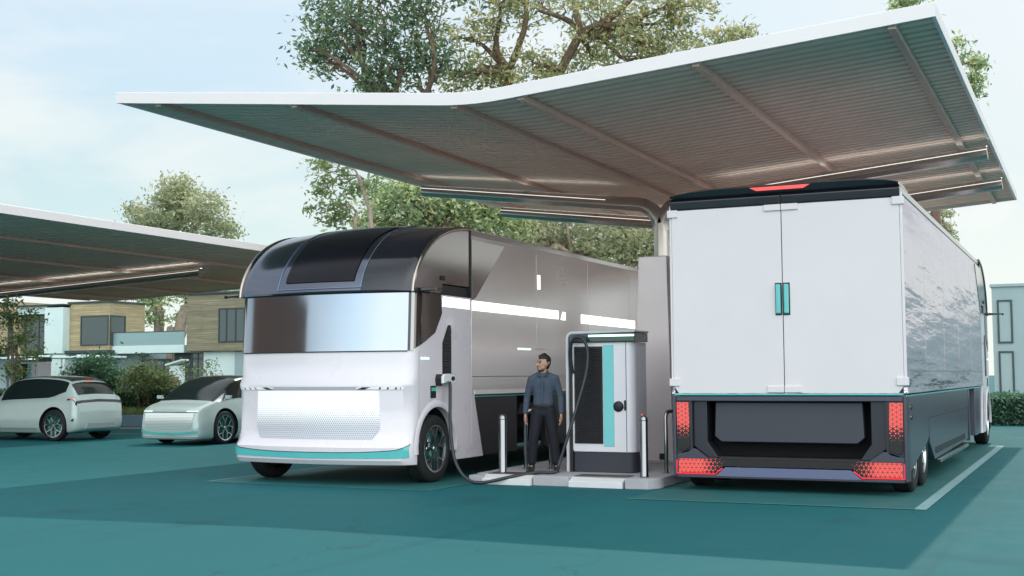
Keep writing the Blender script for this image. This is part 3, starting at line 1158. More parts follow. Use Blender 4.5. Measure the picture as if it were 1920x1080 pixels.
    # top bar of the tail frame, teal line under the doors
    MB().box((-HW + 0.055, Y - 0.2, 1.285), (HW - 0.055, Y + 0.02, 1.362)).build('tail_bar', DARKSLATE, T, bev=0.012)
    MB().box((-HW + 0.05, Y - 0.02, 1.372), (HW - 0.05, Y + 0.045, 1.394)).build('pin_line', TEAL, T, bev=0.003)
    MB().box((-1.4, Y - 0.60, 0.46), (1.4, Y - 0.5, 1.30)).build('cavity_back', VOID, T)
    MB().prism([(-1.06, 1.27), (1.06, 1.27), (1.08, 0.78), (0.98, 0.70), (-0.98, 0.70), (-1.08, 0.78)], 'y', Y - 0.40, Y - 0.10).build('tail_panel', mat('slate_panel', (0.045, 0.048, 0.065), 0.45, rvar=0.08), T, bev=0.015)
    MB().box((-1.3, Y - 0.5, 0.455), (1.3, Y - 0.08, 0.49)).build('cavity_floor', BLACK, T)
    # low lamp band (thin in the middle) and the blue plate in front of it
    mbs = MB()
    mbs.prism([(-1.60, 0.26), (-1.06, 0.26), (-0.92, 0.36), (0.92, 0.36), (1.06, 0.26), (1.60, 0.26), (1.60, 0.455), (-1.60, 0.455)], 'y', Y - 0.1, Y + 0.018)
    mbs.build('low_lamp', LAMP_H, T)
    for s in (1, -1):
        ed = MB()
        ed.tube([(s * 1.63, Y + 0.02, 0.44), (s * 1.63, Y + 0.02, 0.245), (s * 1.05, Y + 0.02, 0.245), (s * 0.94, Y + 0.02, 0.33)], 0.008, 6)
        ed.build('lamp_edge', mat('red_edge_light', (0.8, 0.02, 0.03), 0.3, emit=(1.0, 0.02, 0.05), estr=0.8), T)
    MB().prism([(-1.05, 0.215), (1.05, 0.215), (0.90, 0.345), (-0.90, 0.345)], 'y', Y - 0.08, Y + 0.03).build('bumper_plate', PLATE, T, bev=0.006)
    MB().box((-HW + 0.055, Y - 0.2, 0.185), (HW - 0.055, Y + 0.012, 0.235)).build('bumper', DARKSLATE, T, bev=0.012)
    # roof spoiler with the long red lamp
    sp = MB()
    rws = []
    for k in range(25):
        x = -HW + 0.03 + (2 * HW - 0.06) * k / 24
        c = 1 - abs(2 * k / 24 - 1) ** 6
        rws.append([(x, Y - 0.95, TOP - 0.01), (x, Y - 0.5, TOP + 0.02 + 0.05 * c), (x, Y + 0.02, TOP + 0.02 + 0.085 * c), (x, Y + 0.10, TOP + 0.01 + 0.06 * c), (x, Y + 0.08, TOP - 0.015), (x, Y - 0.95, TOP - 0.02)])
    sp.grid(rws)
    sp.add(rws[0], [tuple(range(6))])
    sp.add(rws[-1], [tuple(range(6))])
    spo = sp.build('spoiler', BLACKGLOSS, T, smooth=50)
    MB().prism([(-0.34, TOP + 0.012), (0.34, TOP + 0.012), (0.44, TOP + 0.060), (-0.44, TOP + 0.060)], 'y', Y + 0.03, Y + 0.112).build('high_lamp', LEDR, spo)
    return T


truck = make_truck()
truck.location = (-11.379, 17.03, 0)
tag(truck, 'white electric truck facing the viewer with glowing nose panel and black domed roof', 'truck', 'electric trucks charging under the canopy')
truck2 = copy_tree(truck)
truck2.location = (-4.046, 33.22, 0)
truck2.rotation_euler = (0, 0, PI)
truck2.scale = (1.003, 1.0, 1.025)
SIDE2 = mat('wavy_side_metal', (0.62, 0.555, 0.62), 0.26, 0.95, var=0.03, vscale=0.5, rvar=0.05, bump=0.8, bscale=0.85, bdist=0.12, stretch=(1, 0.30, 2.8))
for o in kids(truck2):
    if o.name.startswith(('cargo_body', 'ledge')):
        o.material_slots[0].link = 'OBJECT'
        o.material_slots[0].material = SIDE2
    if o.name.startswith('skirt'):
        o.material_slots[0].link = 'OBJECT'
        o.material_slots[0].material = mat('blue_skirt_metal', (0.15, 0.15, 0.20), 0.30, 0.7, var=0.03, vscale=0.6)
tag(truck2, 'electric truck seen from behind with white rear doors, teal handles and red tail lamps', 'truck', 'electric trucks charging under the canopy')


# ------------------------------------------------------------------ charging canopy
def make_canopy(loc, label, xl, xk, xr, zl, zk, zr, y0, y1, post_ys, purlins, pitch, arm_x, post_r=0.17, up=2.6, fas=0.19):
    """butterfly roof; local coordinates equal world coordinates minus loc"""
    T = empty('charging_canopy', loc)
    lx, ly = loc[0], loc[1]

    def zx(x):
        # valley between two rising wings with a short soft bend
        a = (zl - zk) / (xk - xl)
        b = (zr - zk) / (xr - xk)
        k = 0.55
        d = x - xk
        if d < -k:
            return zk + a * -d
        if d > k:
            return zk + b * d
        # quadratic blend
        t = (d + k) / (2 * k)
        return (1 - t) ** 2 * (zk + a * k) + 2 * t * (1 - t) * zk + t * t * (zk + b * k)
    xs = sorted(set([xl + 0.04, xr - 0.04] + [xk + d for d in (-0.55, -0.33, -0.11, 0.11, 0.33, 0.55)] + [xl + (xk - xl) * t for t in (0.3, 0.6)] + [xr + (xk - xr) * t for t in (0.3, 0.6)]))
    # corrugated soffit: ribs run across (along x), repeating along y
    mb = MB()
    ys = []
    y = y0 + 0.05
    while y < y1 - 0.05 - pitch:
        for f, h in ((0.0, 0.0), (0.62, 0.0), (0.69, 0.115), (0.93, 0.115)):
            ys.append((y + f * pitch, h))
        y += pitch
    ys.append((y, 0.0))
    mb.grid([[(x - lx, yy - ly, zx(x) + 0.06 + h) for x in xs] for yy, h in ys])
    mb.build('soffit', SHEET, T, smooth=20)
    # roof skin on top
    mb = MB()
    mb.grid([[(x - lx, yy - ly, zx(x) + fas - 0.012) for x in xs] for yy in (y0 + 0.03, y1 - 0.03)])
    mb.build('roof_skin', ROOFW, T)
    # fascia all round
    xf = sorted(set([xl, xr] + xs))

    def fascia(yy, t):
        m_ = MB()
        rws = [[(x - lx, yy - ly, zx(x)) for x in xf], [(x - lx, yy - ly, zx(x) + fas) for x in xf],
               [(x - lx, yy + t - ly, zx(x) + fas) for x in xf], [(x - lx, yy + t - ly, zx(x)) for x in xf], [(x - lx, yy - ly, zx(x)) for x in xf]]
        m_.grid(rws)
        for e_ in (0, -1):
            m_.add([r_[e_] for r_ in rws[:4]], [(0, 1, 2, 3)])
        m_.build('fascia', ROOFW, T, smooth=25, bev=0.012)
    fascia(y0, 0.06)
    fascia(y1 - 0.06, 0.06)
    for x, s in ((xl, 1), (xr, -1)):
        a, b = sorted((x, x + s * 0.06))
        MB().box((a - lx, y0 + 0.062 - ly, zx(x)), (b - lx, y1 - 0.062 - ly, zx(x) + fas)).build('fascia', ROOFW, T, bev=0.012)
    # purlins under the soffit
    for x in purlins:
        z = zx(x)
        MB().box((x - 0.058 - lx, y0 + 0.09 - ly, z - 0.04), (x + 0.058 - lx, y1 - 0.10 - ly, z + 0.058)).build('purlin', PURLIN, T, bev=0.012)
    # posts with two curved arms
    for py in post_ys:
        pb = MB()
        pts = [(xk - lx, py - ly, 0.0)]
        H = zk - 0.42
        pts.append((xk - lx, py - ly, H - 0.9))
        pb.tube([(xk - lx, py - ly, 0.0), (xk - lx, py - ly, 2.0), (xk - lx, py - ly, H - 0.4)], [post_r * 1.25, post_r * 1.1, post_r], 20)
        post = pb.build('post', STEELPOST, T, smooth=50)
        for xa in arm_x:
            s = 1 if xa > xk else -1
            curve = []
            Rr = 0.62
            for k in range(9):
                a = PI / 2 * k / 8
                curve.append(Vector((xk - lx + s * Rr * (1 - math.cos(a)) * 1.0, py - ly, H - 0.55 + Rr * math.sin(a))))
            xe0 = curve[-1].x + lx
            za, zt = curve[8].z, zx(xa) - 0.30
            for t in lin(0.12, 1, 8):
                curve.append(Vector((xe0 + (xa - xe0) * t - lx, py - ly, za + (zt - za) * t)))
            ab = MB()
            # flattened beam section swept along the curve
            rws = []
            for i, p in enumerate(curve):
                t_ = (curve[min(i + 1, len(curve) - 1)] - curve[max(i - 1, 0)]).normalized()
                nz_ = Vector((-t_.z, 0, t_.x)) * s
                hh = 0.17 - 0.04 * i / len(curve)
                ww = 0.15
                sec = [(-ww, -hh * 0.4), (-ww * 0.6, -hh), (ww * 0.6, -hh), (ww, -hh * 0.4), (ww, hh * 0.4), (ww * 0.6, hh), (-ww * 0.6, hh), (-ww, hh * 0.4), (-ww, -hh * 0.4)]
                rws.append([tuple(p + Vector((0, 1, 0)) * a + nz_ * b) for a, b in sec])
            ab.grid(rws)
            ab.add(rws[-1][:8], [tuple(range(8))])
            arm = ab.build('arm', STEELPOST, post, smooth=40)
            # thin lamp rail along the front lip of the arm
            lb = MB()
            lb.tube([tuple(p + Vector((0, -0.150, 0.05))) for p in curve[9:]], 0.008, 6)
            lb.build('lamp_rail', mat('rail_lens', (0.85, 0.85, 0.82), 0.2, emit=(1, 0.97, 0.9), estr=0.9), post)
            # unseen glowing strip added on the arm to brighten the underside of the roof
            ub = MB()
            ub.grid([[tuple(p + Vector((0, dy, 0.174 - 0.04 * (9 + i) / len(curve) + 0.004))) for dy in (-0.03, 0.07)] for i, p in enumerate(curve[9:])])
            ub.build('fill_strip', mat('fill_strip_glow' if up == 2.6 else 'fill_strip_glow_far', (0.8, 0.8, 0.8), 0.3, emit=(0.78, 1.0, 1.0), estr=up), post, smooth=0)

    tag(T, label, 'canopy', 'butterfly roof charging canopies')


YF, YB = 17.07, 36.48
make_canopy((-8.64, 26.5, 0), 'large white edged butterfly canopy with corrugated underside over the two trucks',
            -15.79, -8.64, -1.73, 6.66, 5.91, 6.43, YF, YB, (26.5, 31.0),
            (-14.9, -12.0, -8.98, -7.83, -5.05, -2.31), 0.285, (-14.7, -1.78), fas=0.20)
make_canopy((-41, 34.0, 0), 'second charging canopy with white edge over the parked cars, its end hidden by the truck',
            -52.0, -40.8, -25.0, 6.3, 5.25, 5.92, 12.0, 44.0, (25.0, 35.3),
            (-48.5, -45.0, -42.0, -39.4, -36.0, -32.0, -28.3), 0.36, (-51.0, -28.6), up=4.5, fas=0.24)

# ------------------------------------------------------------------ charging island
PZ = 0.15
isl = empty('charging_island', (-7.6, 20.5, 0), 0, 'pale concrete charging island with stepped front edge between the trucks', 'plinth')
ox, oy = 7.6, -20.5


def loc_poly(p):
    return [(x + ox, y + oy) for x, y in p]


MB().prism(loc_poly([(-9.10, 18.18), (-8.92, 18.04), (-6.16, 17.99), (-6.02, 18.12), (-5.98, 23.6), (-6.2, 24.0), (-9.2, 24.0), (-9.30, 23.8)]), 'z', 0, PZ).build('slab', CONC, isl, bev=0.012)
for x0, x1 in ((-8.86, -8.02), (-7.38, -6.50)):
    MB().prism([(17.86 + oy, 0.0), (18.05 + oy, 0.0), (18.05 + oy, PZ + 0.003), (17.90 + oy, PZ - 0.045), (17.86 + oy, PZ - 0.06)], 'x', x0 + ox, x1 + ox).build('step', mat('white_step', (0.66, 0.66, 0.68), 0.5, var=0.05), isl, bev=0.006)
    MB().box((x0 + ox + 0.01, 18.06 + oy, PZ + 0.001), (x1 + ox - 0.01, 18.42 + oy, PZ + 0.012)).build('tread_plate', mat('bronze_tread', (0.20, 0.155, 0.13), 0.35, 0.8, var=0.2, vscale=12), isl, bev=0.004)
MB().box((-9.14 + ox, 17.95 + oy, 0.0), (-8.885 + ox, 18.2 + oy, 0.13)).build('edge_block', CONC, isl, bev=0.01)
MB().prism(loc_poly([(-6.46, 17.86), (-6.10, 17.86), (-5.985, 18.1), (-5.985, 18.3), (-6.46, 18.3)]), 'z', 0, PZ + 0.004).build('edge_block', CONC, isl, bev=0.01)
MB().box((-8.0 + ox, 17.92 + oy, 0.0), (-7.40 + ox, 18.2 + oy, PZ + 0.002)).build('edge_block', CONC, isl, bev=0.01)

# tall tapered pylon on the island
py = empty('equipment_pylon', (-7.2, 21.8, PZ), 0, 'tall tapered grey pylon standing on the island behind the charger', 'pylon')
f = MB()
z0, z1 = 0.0, 3.72
bt = [(-0.42, -0.32), (0.36, -0.32), (0.36, 0.62), (-0.42, 0.62)]
tp = [(-0.27, -0.28), (0.27, -0.28), (0.27, 0.5), (-0.27, 0.5)]
v = [(x, y, z0) for x, y in bt] + [(x, y, z1) for x, y in tp]
f.add(v, [(3, 2, 1, 0), (4, 5, 6, 7), (0, 1, 5, 4), (1, 2, 6, 5), (2, 3, 7, 6), (3, 0, 4, 7)])
f.build('body', PEDESTAL, py, bev=0.02)
s2 = MB()
v = [(-0.18, -0.10, 0.03), (0.56, -0.16, 0.03), (0.56, 0.55, 0.03), (-0.18, 0.55, 0.03), (-0.1, -0.12, 3.66), (0.285, -0.12, 3.66), (0.285, 0.42, 3.66), (-0.1, 0.42, 3.66)]
s2.add(v, [(3, 2, 1, 0), (4, 5, 6, 7), (0, 1, 5, 4), (1, 2, 6, 5), (2, 3, 7, 6), (3, 0, 4, 7)])
s2.build('side_wing', mat('pylon_wing', (0.56, 0.49, 0.48), 0.4, 0.3, var=0.05), py, bev=0.02)
MB().prism([(-0.30, 1.05), (-0.22, 1.2), (-0.215, 1.86), (-0.30, 1.98)], 'y', -0.34, -0.29).build('slot', BLACK, py, bev=0.006)
MB().box((0.10, -0.345, 0.05), (0.2, -0.3, 0.16)).build('socket_box', BLACK, py, bev=0.008)
MB().box((-0.5, -0.42, 0.0), (0.62, 0.7, 0.035)).build('base_plate', CONC, py, bev=0.008)


# ------------------------------------------------------------------ charger
def make_charger():
    T = empty('charger_cabinet')
    W, D, H = 1.15, 0.62, 2.28
    x0, x1 = -W / 2, W / 2
    body = MB()
    r = 0.13
    pl = [(x0 + 0.10, -D / 2)]
    for k in range(9):
        a = -PI / 2 + PI / 2 * k / 8
        pl.append((x1 - r + r * math.cos(a), -D / 2 + r + r * math.sin(a)))
    pl += [(x1, D / 2), (x0 + 0.10, D / 2)]
    body.prism(pl, 'z', 0.33, 2.09)
    body.build('cabinet', mat('charger_grey', (0.74, 0.71, 0.76), 0.35, 0, var=0.02, coat=0.2), T, bev=0.008)
    MB().prism([(p[0], p[1] + 0.02) for p in pl], 'z', 0.0, 0.328).build('plinth', mat('charger_plinth', (0.03, 0.032, 0.045), 0.5, rvar=0.1), T, bev=0.012)
    # louvre panel
    lp = MB().box((x0 + 0.13, -D / 2 - 0.016, 0.46), (x0 + 0.62, -D / 2 + 0.01, 2.03)).build('louvre_panel', BLACK, T, bev=0.006)
    lv = MB()
    for k in range(44):
        z = 0.48 + k * 0.0348
        lv.prism([(-D / 2 - 0.016, z), (-D / 2 - 0.034, z + 0.006), (-D / 2 - 0.016, z + 0.022)], 'x', x0 + 0.15, x0 + 0.60)
    lv.build('slat', mat('louvre_slat', (0.028, 0.026, 0.03), 0.35), lp, smooth=0)
    MB().box((x0 + 0.632, -D / 2 - 0.010, 0.42), (x0 + 0.81, -D / 2 + 0.01, 2.05)).build('teal_panel', TEALPALE, T, bev=0.003)
    MB().box((x1 - 0.135, -D / 2 - 0.002, 0.34), (x1 - 0.125, -D / 2 + 0.02, 2.085)).build('door_gap', BLACK, T)
    MB().box((x0 + 0.095, -D / 2 - 0.006, 0.36), (x0 + 0.125, -D / 2 + 0.01, 2.08)).build('door_edge', DOORW, T, bev=0.004)
    so_ = MB()
    so_.lathe([(0, -0.035), (0.055, -0.035), (0.07, -0.028), (0.086, -0.012), (0.088, 0.01)], (x1 - 0.265, -D / 2 - 0.0, 1.06), 'y', 24)
    so_.build('socket', BLACK, T)
    MB().box((x1 - 0.165, -D / 2 - 0.022, 1.0), (x1 - 0.135 + 0.0, -D / 2, 1.16)).build('card_reader', BLACK, T, bev=0.006)
    # hood with light bar
    MB().box((x0 + 0.055, -D / 2 - 0.05, 2.10), (x1 + 0.035, D / 2, 2.245)).build('hood', mat('hood_dark_green', (0.02, 0.06, 0.05), 0.2, 0.2, coat=0.4), T, bev=0.012)
    MB().box((x0 + 0.40, -D / 2 - 0.058, 2.185), (x1 + 0.03, -D / 2 - 0.045, 2.215)).build('light_bar', mat('charger_light', (0.8, 1, 0.9), 0.3, emit=(0.75, 1.0, 0.85), estr=1.6), T, bev=0.004)
    MB().box((x0 + 0.10, -D / 2 - 0.065, 2.11), (x0 + 0.36, -D / 2 - 0.045, 2.235)).build('hood_panel', mat('hood_slate', (0.06, 0.065, 0.085), 0.35), T, bev=0.006)
    # outer shell: left cheek bending into the top
    sh = MB()
    out, inn = [], []
    for k in range(9):
        a = PI - PI / 2 * k / 8
        out.append((x0 + 0.0 + 0.12 + 0.12 * math.cos(a), H - 0.12 + 0.12 * math.sin(a)))
        inn.append((x0 + 0.12 + 0.075 * math.cos(a), H - 0.12 + 0.075 * math.sin(a)))
    poly = [(x0, 0.0)] + out + [(x1 + 0.05, H), (x1 + 0.05, H - 0.03)] + inn[::-1] + [(x0 + 0.045, 0.0)]
    sh.prism(poly, 'y', -D / 2 - 0.06, D / 2 + 0.01)
    sh.build('shell', mat('shell_grey', (0.55, 0.55, 0.58), 0.35, var=0.02), T, bev=0.008)
    MB().box((x0 + 0.046, -D / 2 - 0.02, 0.0), (x0 + 0.098, D / 2, 2.10)).build('cable_bay', BLACK, T)
    return T


ch = make_charger()
CHX, CHY = -7.24, 19.22
ch.location = (CHX, CHY, PZ)
tag(ch, 'grey charger cabinet with teal stripe and black louvres on the island beside the man', 'charger', 'charger cabinets')
ch2 = copy_tree(ch)
tag(ch2, 'small distant charger cabinet with glowing top behind the parked estate car', 'charger', 'charger cabinets')
p2 = at(62, 702, 46)
ch2.location = (p2.x, p2.y, 0.25)

# cable from the charger to the truck
cb = MB()
y = CHY - 0.42


def wl_(u, v, yy):
    return at_y(u, v, yy)


key = [(-7.710, CHY - 0.32, 1.75), (-7.720, CHY - 0.40, 2.05), (-7.660, CHY - 0.46, 2.27), (-7.550, CHY - 0.47, 2.335), (-7.450, CHY - 0.46, 2.27), (-7.390, CHY - 0.46, 2.08), (-7.405, CHY - 0.50, 1.75),
       (-7.510, CHY - 0.62, 1.25), (-7.650, CHY - 0.72, 0.72), (-7.770, CHY - 0.78, 0.32), (-7.78, CHY - 0.92, 0.19), (-8.05, 18.16, 0.185), (-8.40, 17.88, 0.12), (-8.80, 17.72, 0.035), (-9.06, 17.70, 0.10),
       (-9.28, 17.74, 0.38), (-9.42, 17.86, 0.85), (-9.50, 18.00, 1.30), (-9.535, 18.07, 1.52), (-9.56, 18.10, 1.62)]
K = [np.array(p) for p in key]
smooth_pts = []
for i in range(len(K) - 1):
    q = [K[min(max(i + k, 0), len(K) - 1)] for k in (-1, 0, 1, 2)]
    for t in (0, .2, .4, .6, .8):
        smooth_pts.append(tuple(cr_interp(*q, t)))
smooth_pts.append(tuple(K[-1]))
cable = MB().tube(smooth_pts, 0.027, 12).build('charging_cable', mat('cable_sheath', (0.022, 0.026, 0.034), 0.4, rvar=0.06), smooth=60)
tag(cable, 'thick black charging cable looping from the charger to the white plug in the truck', 'cable')
# plug: white bent handle with a dark grip hole and a black nozzle into the truck side
pg = MB()
pr = [(17.86, 1.59), (17.86, 1.71), (17.92, 1.745), (18.10, 1.755), (18.26, 1.725), (18.31, 1.665), (18.27, 1.60), (18.16, 1.575), (18.04, 1.63), (17.93, 1.60)]
pg.prism(pr, 'x', -9.64, -9.54)
plug = pg.build('plug_handle', mat('plug_white', (0.8, 0.8, 0.82), 0.3, coat=0.3), cable, bev=0.018, seg=3)
MB().prism([(18.11, 1.67), (18.17, 1.715), (18.24, 1.70), (18.245, 1.655), (18.17, 1.63)], 'x', -9.55, -9.533).build('grip_hole', BLACK, cable, bev=0.004)
MB().prism([(17.86, 1.56), (17.90, 1.55), (17.92, 1.61), (17.91, 1.74), (17.88, 1.75), (17.84, 1.68)], 'x', -9.70, -9.585).build('nozzle', BLACK, cable, bev=0.01)


# ------------------------------------------------------------------ bollards and hoop rails
def make_bollard():
    o = MB().lathe([(0, 0.0), (0.075, 0.0), (0.075, 0.012), (0.066, 0.02), (0.062, 0.03), (0.062, 0.88), (0.058, 0.905), (0.045, 0.93), (0.022, 0.945), (0, 0.948)], (0, 0, 0), 'z', 28).build('bollard', CHROME, smooth=40)
    b = MB()
    b.lathe([(0.0625, 0.86), (0.064, 0.863), (0.064, 0.868), (0.0625, 0.871)], (0, 0, 0), 'z', 28)
    b.build('collar', BLACK, o)
    return o


bo = make_bollard()
bo.location = (-8.68, 18.26, PZ)
tag(bo, 'chrome bollard left of the man on the corner of the charging island', 'bollard', 'chrome bollards on the island')
bo2 = copy_tree(bo)
bo2.location = (-6.27, 18.22, PZ)
tag(bo2, 'chrome bollard right of the charger with a small red light on top', 'bollard', 'chrome bollards on the island')
MB().lathe([(0, 0.02), (0.012, 0.018), (0.016, 0.0)], (-0.02, -0.01, 0.945), 'z', 12).build('red_light', LEDR, bo2)


def make_rail(name, loc, rz, label):
    T = empty(name, loc, rz, label, 'guard rail', 'chrome hoop rails on the island')
    w, h, r = 0.42, 0.98, 0.10
    pts = [(0, 0, 0), (0, 0, h - r)] + [(r - r * math.cos(a), 0, h - r + r * math.sin(a)) for a in lin(0.2, PI / 2, 6)]
    pts += [(w - r + r * math.sin(a), 0, h - r + r * math.cos(a)) for a in lin(0.0, PI / 2 - 0.2, 6)] + [(w, 0, h - r), (w, 0, 0)]
    MB().tube(pts, 0.032, 12).build('hoop', CHROME, T, smooth=60)
    for x in (0, w):
        MB().lathe([(0, 0), (0.062, 0), (0.062, 0.012), (0.035, 0.018)], (x, 0, 0), 'z', 20).build('foot', CHROME, T)
    return T


make_rail('guard_rail', (-8.72, 19.25, PZ), R(20), 'chrome hoop rail standing close behind the man')
make_rail('guard_rail', (-6.22, 19.15, PZ), R(75), 'chrome hoop rail beside the tail of the right truck')


# ------------------------------------------------------------------ cars
CARPAINT = mat('car_pearl_paint', (0.50, 0.60, 0.58), 0.25, 0.1, var=0.02, coat=0.6)
CARROOF = mat('car_roof_glass', (0.05, 0.06, 0.06), 0.15, 0, coat=0.4)
CARGLASS = mat('car_tinted_glass', (0.012, 0.020, 0.020), 0.08, 0, spec=0.6)


def car_loft(st):
    """stations: (y, zb, hw_low, z_belt, hw_belt, z_roof, hw_roof)"""
    P = []
    for y, zb, hl, zbelt, hb, zr, hr in st:
        half = [(0, zb), (hl * 0.80, zb), (hl * 0.97, zb + 0.10), (hl, zb + (zbelt - zb) * 0.42), (hl * 0.985, zb + (zbelt - zb) * 0.66), (hb, zbelt),
                (hb + (hr - hb) * 0.33, zbelt + (zr - zbelt) * 0.36), (hb + (hr - hb) * 0.72, zbelt + (zr - zbelt) * 0.74),
                (hr, zr - 0.05 * min(1, (zr - zbelt) / 0.3)), (hr * 0.62, zr), (0, zr + 0.012)]
        ring = [(x, y, z) for x, z in half] + [(-x, y, z) for x, z in half[-2:0:-1]]
        P.append(ring)
    return P


def make_car(st, axles, wr, rimr):
    T = empty('parked_car')
    P = car_loft(st)
    nj = len(P[0])
    closed = [r_ + [r_[0]] for r_ in P]
    lf = Loft(closed)
    us = [i / 5 for i in range((len(P) - 1) * 5 + 1)]
    vs = [j / 3 for j in range(nj * 3)]
    rows = [[tuple(lf.ev(u, v)) for v in vs] for u in us]
    mb = MB()
    k = len(vs)
    vv = [p for r_ in rows for p in r_]
    fs = []
    for i in range(len(rows) - 1):
        for j in range(k):
            j2 = (j + 1) % k
            fs.append((i * k + j, i * k + j2, (i + 1) * k + j2, (i + 1) * k + j))
    fs.append(tuple(range(k))[::-1])
    fs.append(tuple(range((len(rows) - 1) * k, len(rows) * k)))
    mb.add(vv, fs)
    body = mb.build('body', [CARPAINT, VOID], T, smooth=50)
    cut = MB()
    for ay in axles:
        for s in (-1, 1):
            cut.lathe([(0, s * 0.62), (wr + 0.075, s * 0.62), (wr + 0.075, s * 1.4), (0, s * 1.4)], (0, ay, wr), 'x', 40, 1)
    boolean_cut(body, cut, [CARPAINT, VOID])
    hw = max(s_[2] for s_ in st)
    for ay in axles:
        for s in (-1, 1):
            wheel(T, s * (hw - 0.135), ay, wr, 0.24, s, rimr)
    return T, lf


def both(lf, us, v0, v1, n, d):
    """patch on the right flank (ring index v) and its mirror on the left"""
    out = []
    for flip in (False, True):
        mb = MB()

        def vs_of(u, flip=flip):
            a = v0(u) if callable(v0) else v0
            b = v1(u) if callable(v1) else v1
            q = lin(a, b, n)
            return [20 - x for x in q] if flip else q
        lf.patch(mb, us, vs_of, d)
        out.append(mb)
    return out


# estate car seen from its rear corner
ST1 = [(0.0, 0.36, 0.68, 0.66, 0.62, 0.7, 0.45), (0.16, 0.24, 0.86, 0.8, 0.8, 0.86, 0.55), (0.9, 0.21, 0.955, 0.93, 0.9, 1.04, 0.62), (1.45, 0.2, 0.965, 1.03, 0.92, 1.15, 0.66), (2.15, 0.2, 0.965, 1.05, 0.925, 1.66, 0.7), (2.9, 0.2, 0.965, 1.07, 0.93, 1.785, 0.72), (3.8, 0.2, 0.965, 1.11, 0.935, 1.755, 0.7), (4.25, 0.21, 0.965, 1.15, 0.93, 1.64, 0.66), (4.531, 0.25, 0.955, 1.18, 0.905, 1.27, 0.66), (4.657, 0.3, 0.9, 0.98, 0.86, 1.03, 0.6), (4.709, 0.38, 0.82, 0.78, 0.8, 0.82, 0.55)]
car1, lf1 = make_car(ST1, (0.95, 3.88), 0.435, 0.335)
car1.location = (-30.0, 26.95, 0)
car1.rotation_euler = (0, 0, R(-90))
tag(car1, 'pearl white estate car with dark rear window, cut off by the left edge', 'car', 'cars parked under the second canopy')
for m_ in both(lf1, lin(3.6, 6.92, 16), lambda u: 5.35 + max(0, u - 5.9) * 0.75, lambda u: 7.75, 6, 0.010):
    m_.build('side_window', CARGLASS, car1)
m_ = MB()
lf1.patch(m_, lin(4.2, 6.9, 12), lambda u: lin(8.3, 11.7, 9), 0.010)
m_.build('roof_panel', CARROOF, car1)
m_ = MB()
lf1.patch(m_, lin(7.12, 7.96, 8), lambda u: lin(7.6, 12.4, 13), 0.012)
m_.build('rear_window', CARGLASS, car1)
m_ = MB()
lf1.patch(m_, lin(3.08, 3.92, 8), lambda u: lin(7.2, 12.8, 13), 0.010)
m_.build('windscreen', CARGLASS, car1)
m_ = MB()
m_.box((-0.10, 4.22, 1.665), (0.10, 4.27, 1.680))
m_.build('high_lamp', LEDR, car1)
for s in (1, -1):
    f_ = (lambda q: [20 - x for x in q]) if s < 0 else (lambda q: q)
    m_ = MB()
    lf1.patch(m_, lin(7.35, 8.62, 10), lambda u: f_(lin(4.80, 4.93, 3)), 0.012)
    m_.build('lamp_band', BLACKGLOSS, car1)
    m_ = MB()
    lf1.patch(m_, lin(7.7, 8.2, 5), lambda u: f_(lin(4.82, 4.92, 3)), 0.018)
    m_.build('tail_lamp', LEDR, car1)
    m_ = MB()
    lf1.patch(m_, lin(8.02, 8.5, 5), lambda u: f_(lin(2.7, 2.7 + 0.6 * (u - 8.0) + 0.05, 3)), 0.012)
    m_.build('bumper_vent', BLACK, car1)
    m_ = MB()
    m_.box((min(s * 0.955, s * 0.972), 1.5, 0.30), (max(s * 0.955, s * 0.972), 3.3, 0.36))
    m_.build('sill_trim', mat('sill_grey', (0.20, 0.25, 0.25), 0.4), car1, bev=0.01)
m_ = MB()
lf1.patch(m_, lin(8.55, 8.85, 5), lambda u: lin(4.75, 15.25, 21), 0.012)
m_.build('lamp_line', BLACKGLOSS, car1)
MB().prism([(-0.62, 0.33), (0.62, 0.33), (0.52, 0.50), (-0.52, 0.50)], 'y', 4.58, 4.73).build('diffuser', mat('diffuser_grey', (0.30, 0.36, 0.35), 0.4), car1, bev=0.02)

# people carrier seen from the front
ST2 = [(-0.04, .30, .80, .60, .78, .70, .60), (0.03, .16, .93, .80, .88, .90, .70), (0.22, .14, 1.0, .93, .94, 1.00, .76), (0.62, .14, 1.035, 1.04, .965, 1.13, .80),
       (1.2, .14, 1.04, 1.10, .965, 1.52, .76), (1.85, .14, 1.04, 1.12, .965, 1.745, .74), (2.9, .14, 1.04, 1.14, .965, 1.74, .72), (3.8, .16, 1.03, 1.15, .94, 1.55, .66),
       (4.3, .24, .98, 1.05, .90, 1.15, .62), (4.5, .34, .88, .85, .84, .90, .55)]
car2, lf2 = make_car(ST2, (0.98, 3.62), 0.43, 0.335)
car2.location = (-21.5, 25.35, 0)
tag(car2, 'pearl white electric car facing the viewer with a glowing nose panel and teal lip', 'car', 'cars parked under the second canopy')
m_ = MB()
lf2.patch(m_, lin(3.02, 4.75, 12), lambda u: lin(6.6, 13.4, 21), 0.010)
m_.build('windscreen', CARGLASS, car2)
for m_ in both(lf2, lin(3.55, 6.9, 16), lambda u: 5.3, lambda u: 5.4 + 2.25 * min(1, max(0, u - 3.5) / 0.7), 6, 0.011):
    m_.build('side_window', CARGLASS, car2)
m_ = MB()
lf2.patch(m_, lin(4.8, 7.6, 12), lambda u: lin(8.2, 11.8, 9), 0.010)
m_.build('roof_panel', CARROOF, car2)
from mathutils.bvhtree import BVHTree
_b = [o for o in kids(car2) if o.name.startswith('body')][0].data
bvh = BVHTree.FromPolygons([v.co.copy() for v in _b.vertices], [tuple(p.vertices) for p in _b.polygons])


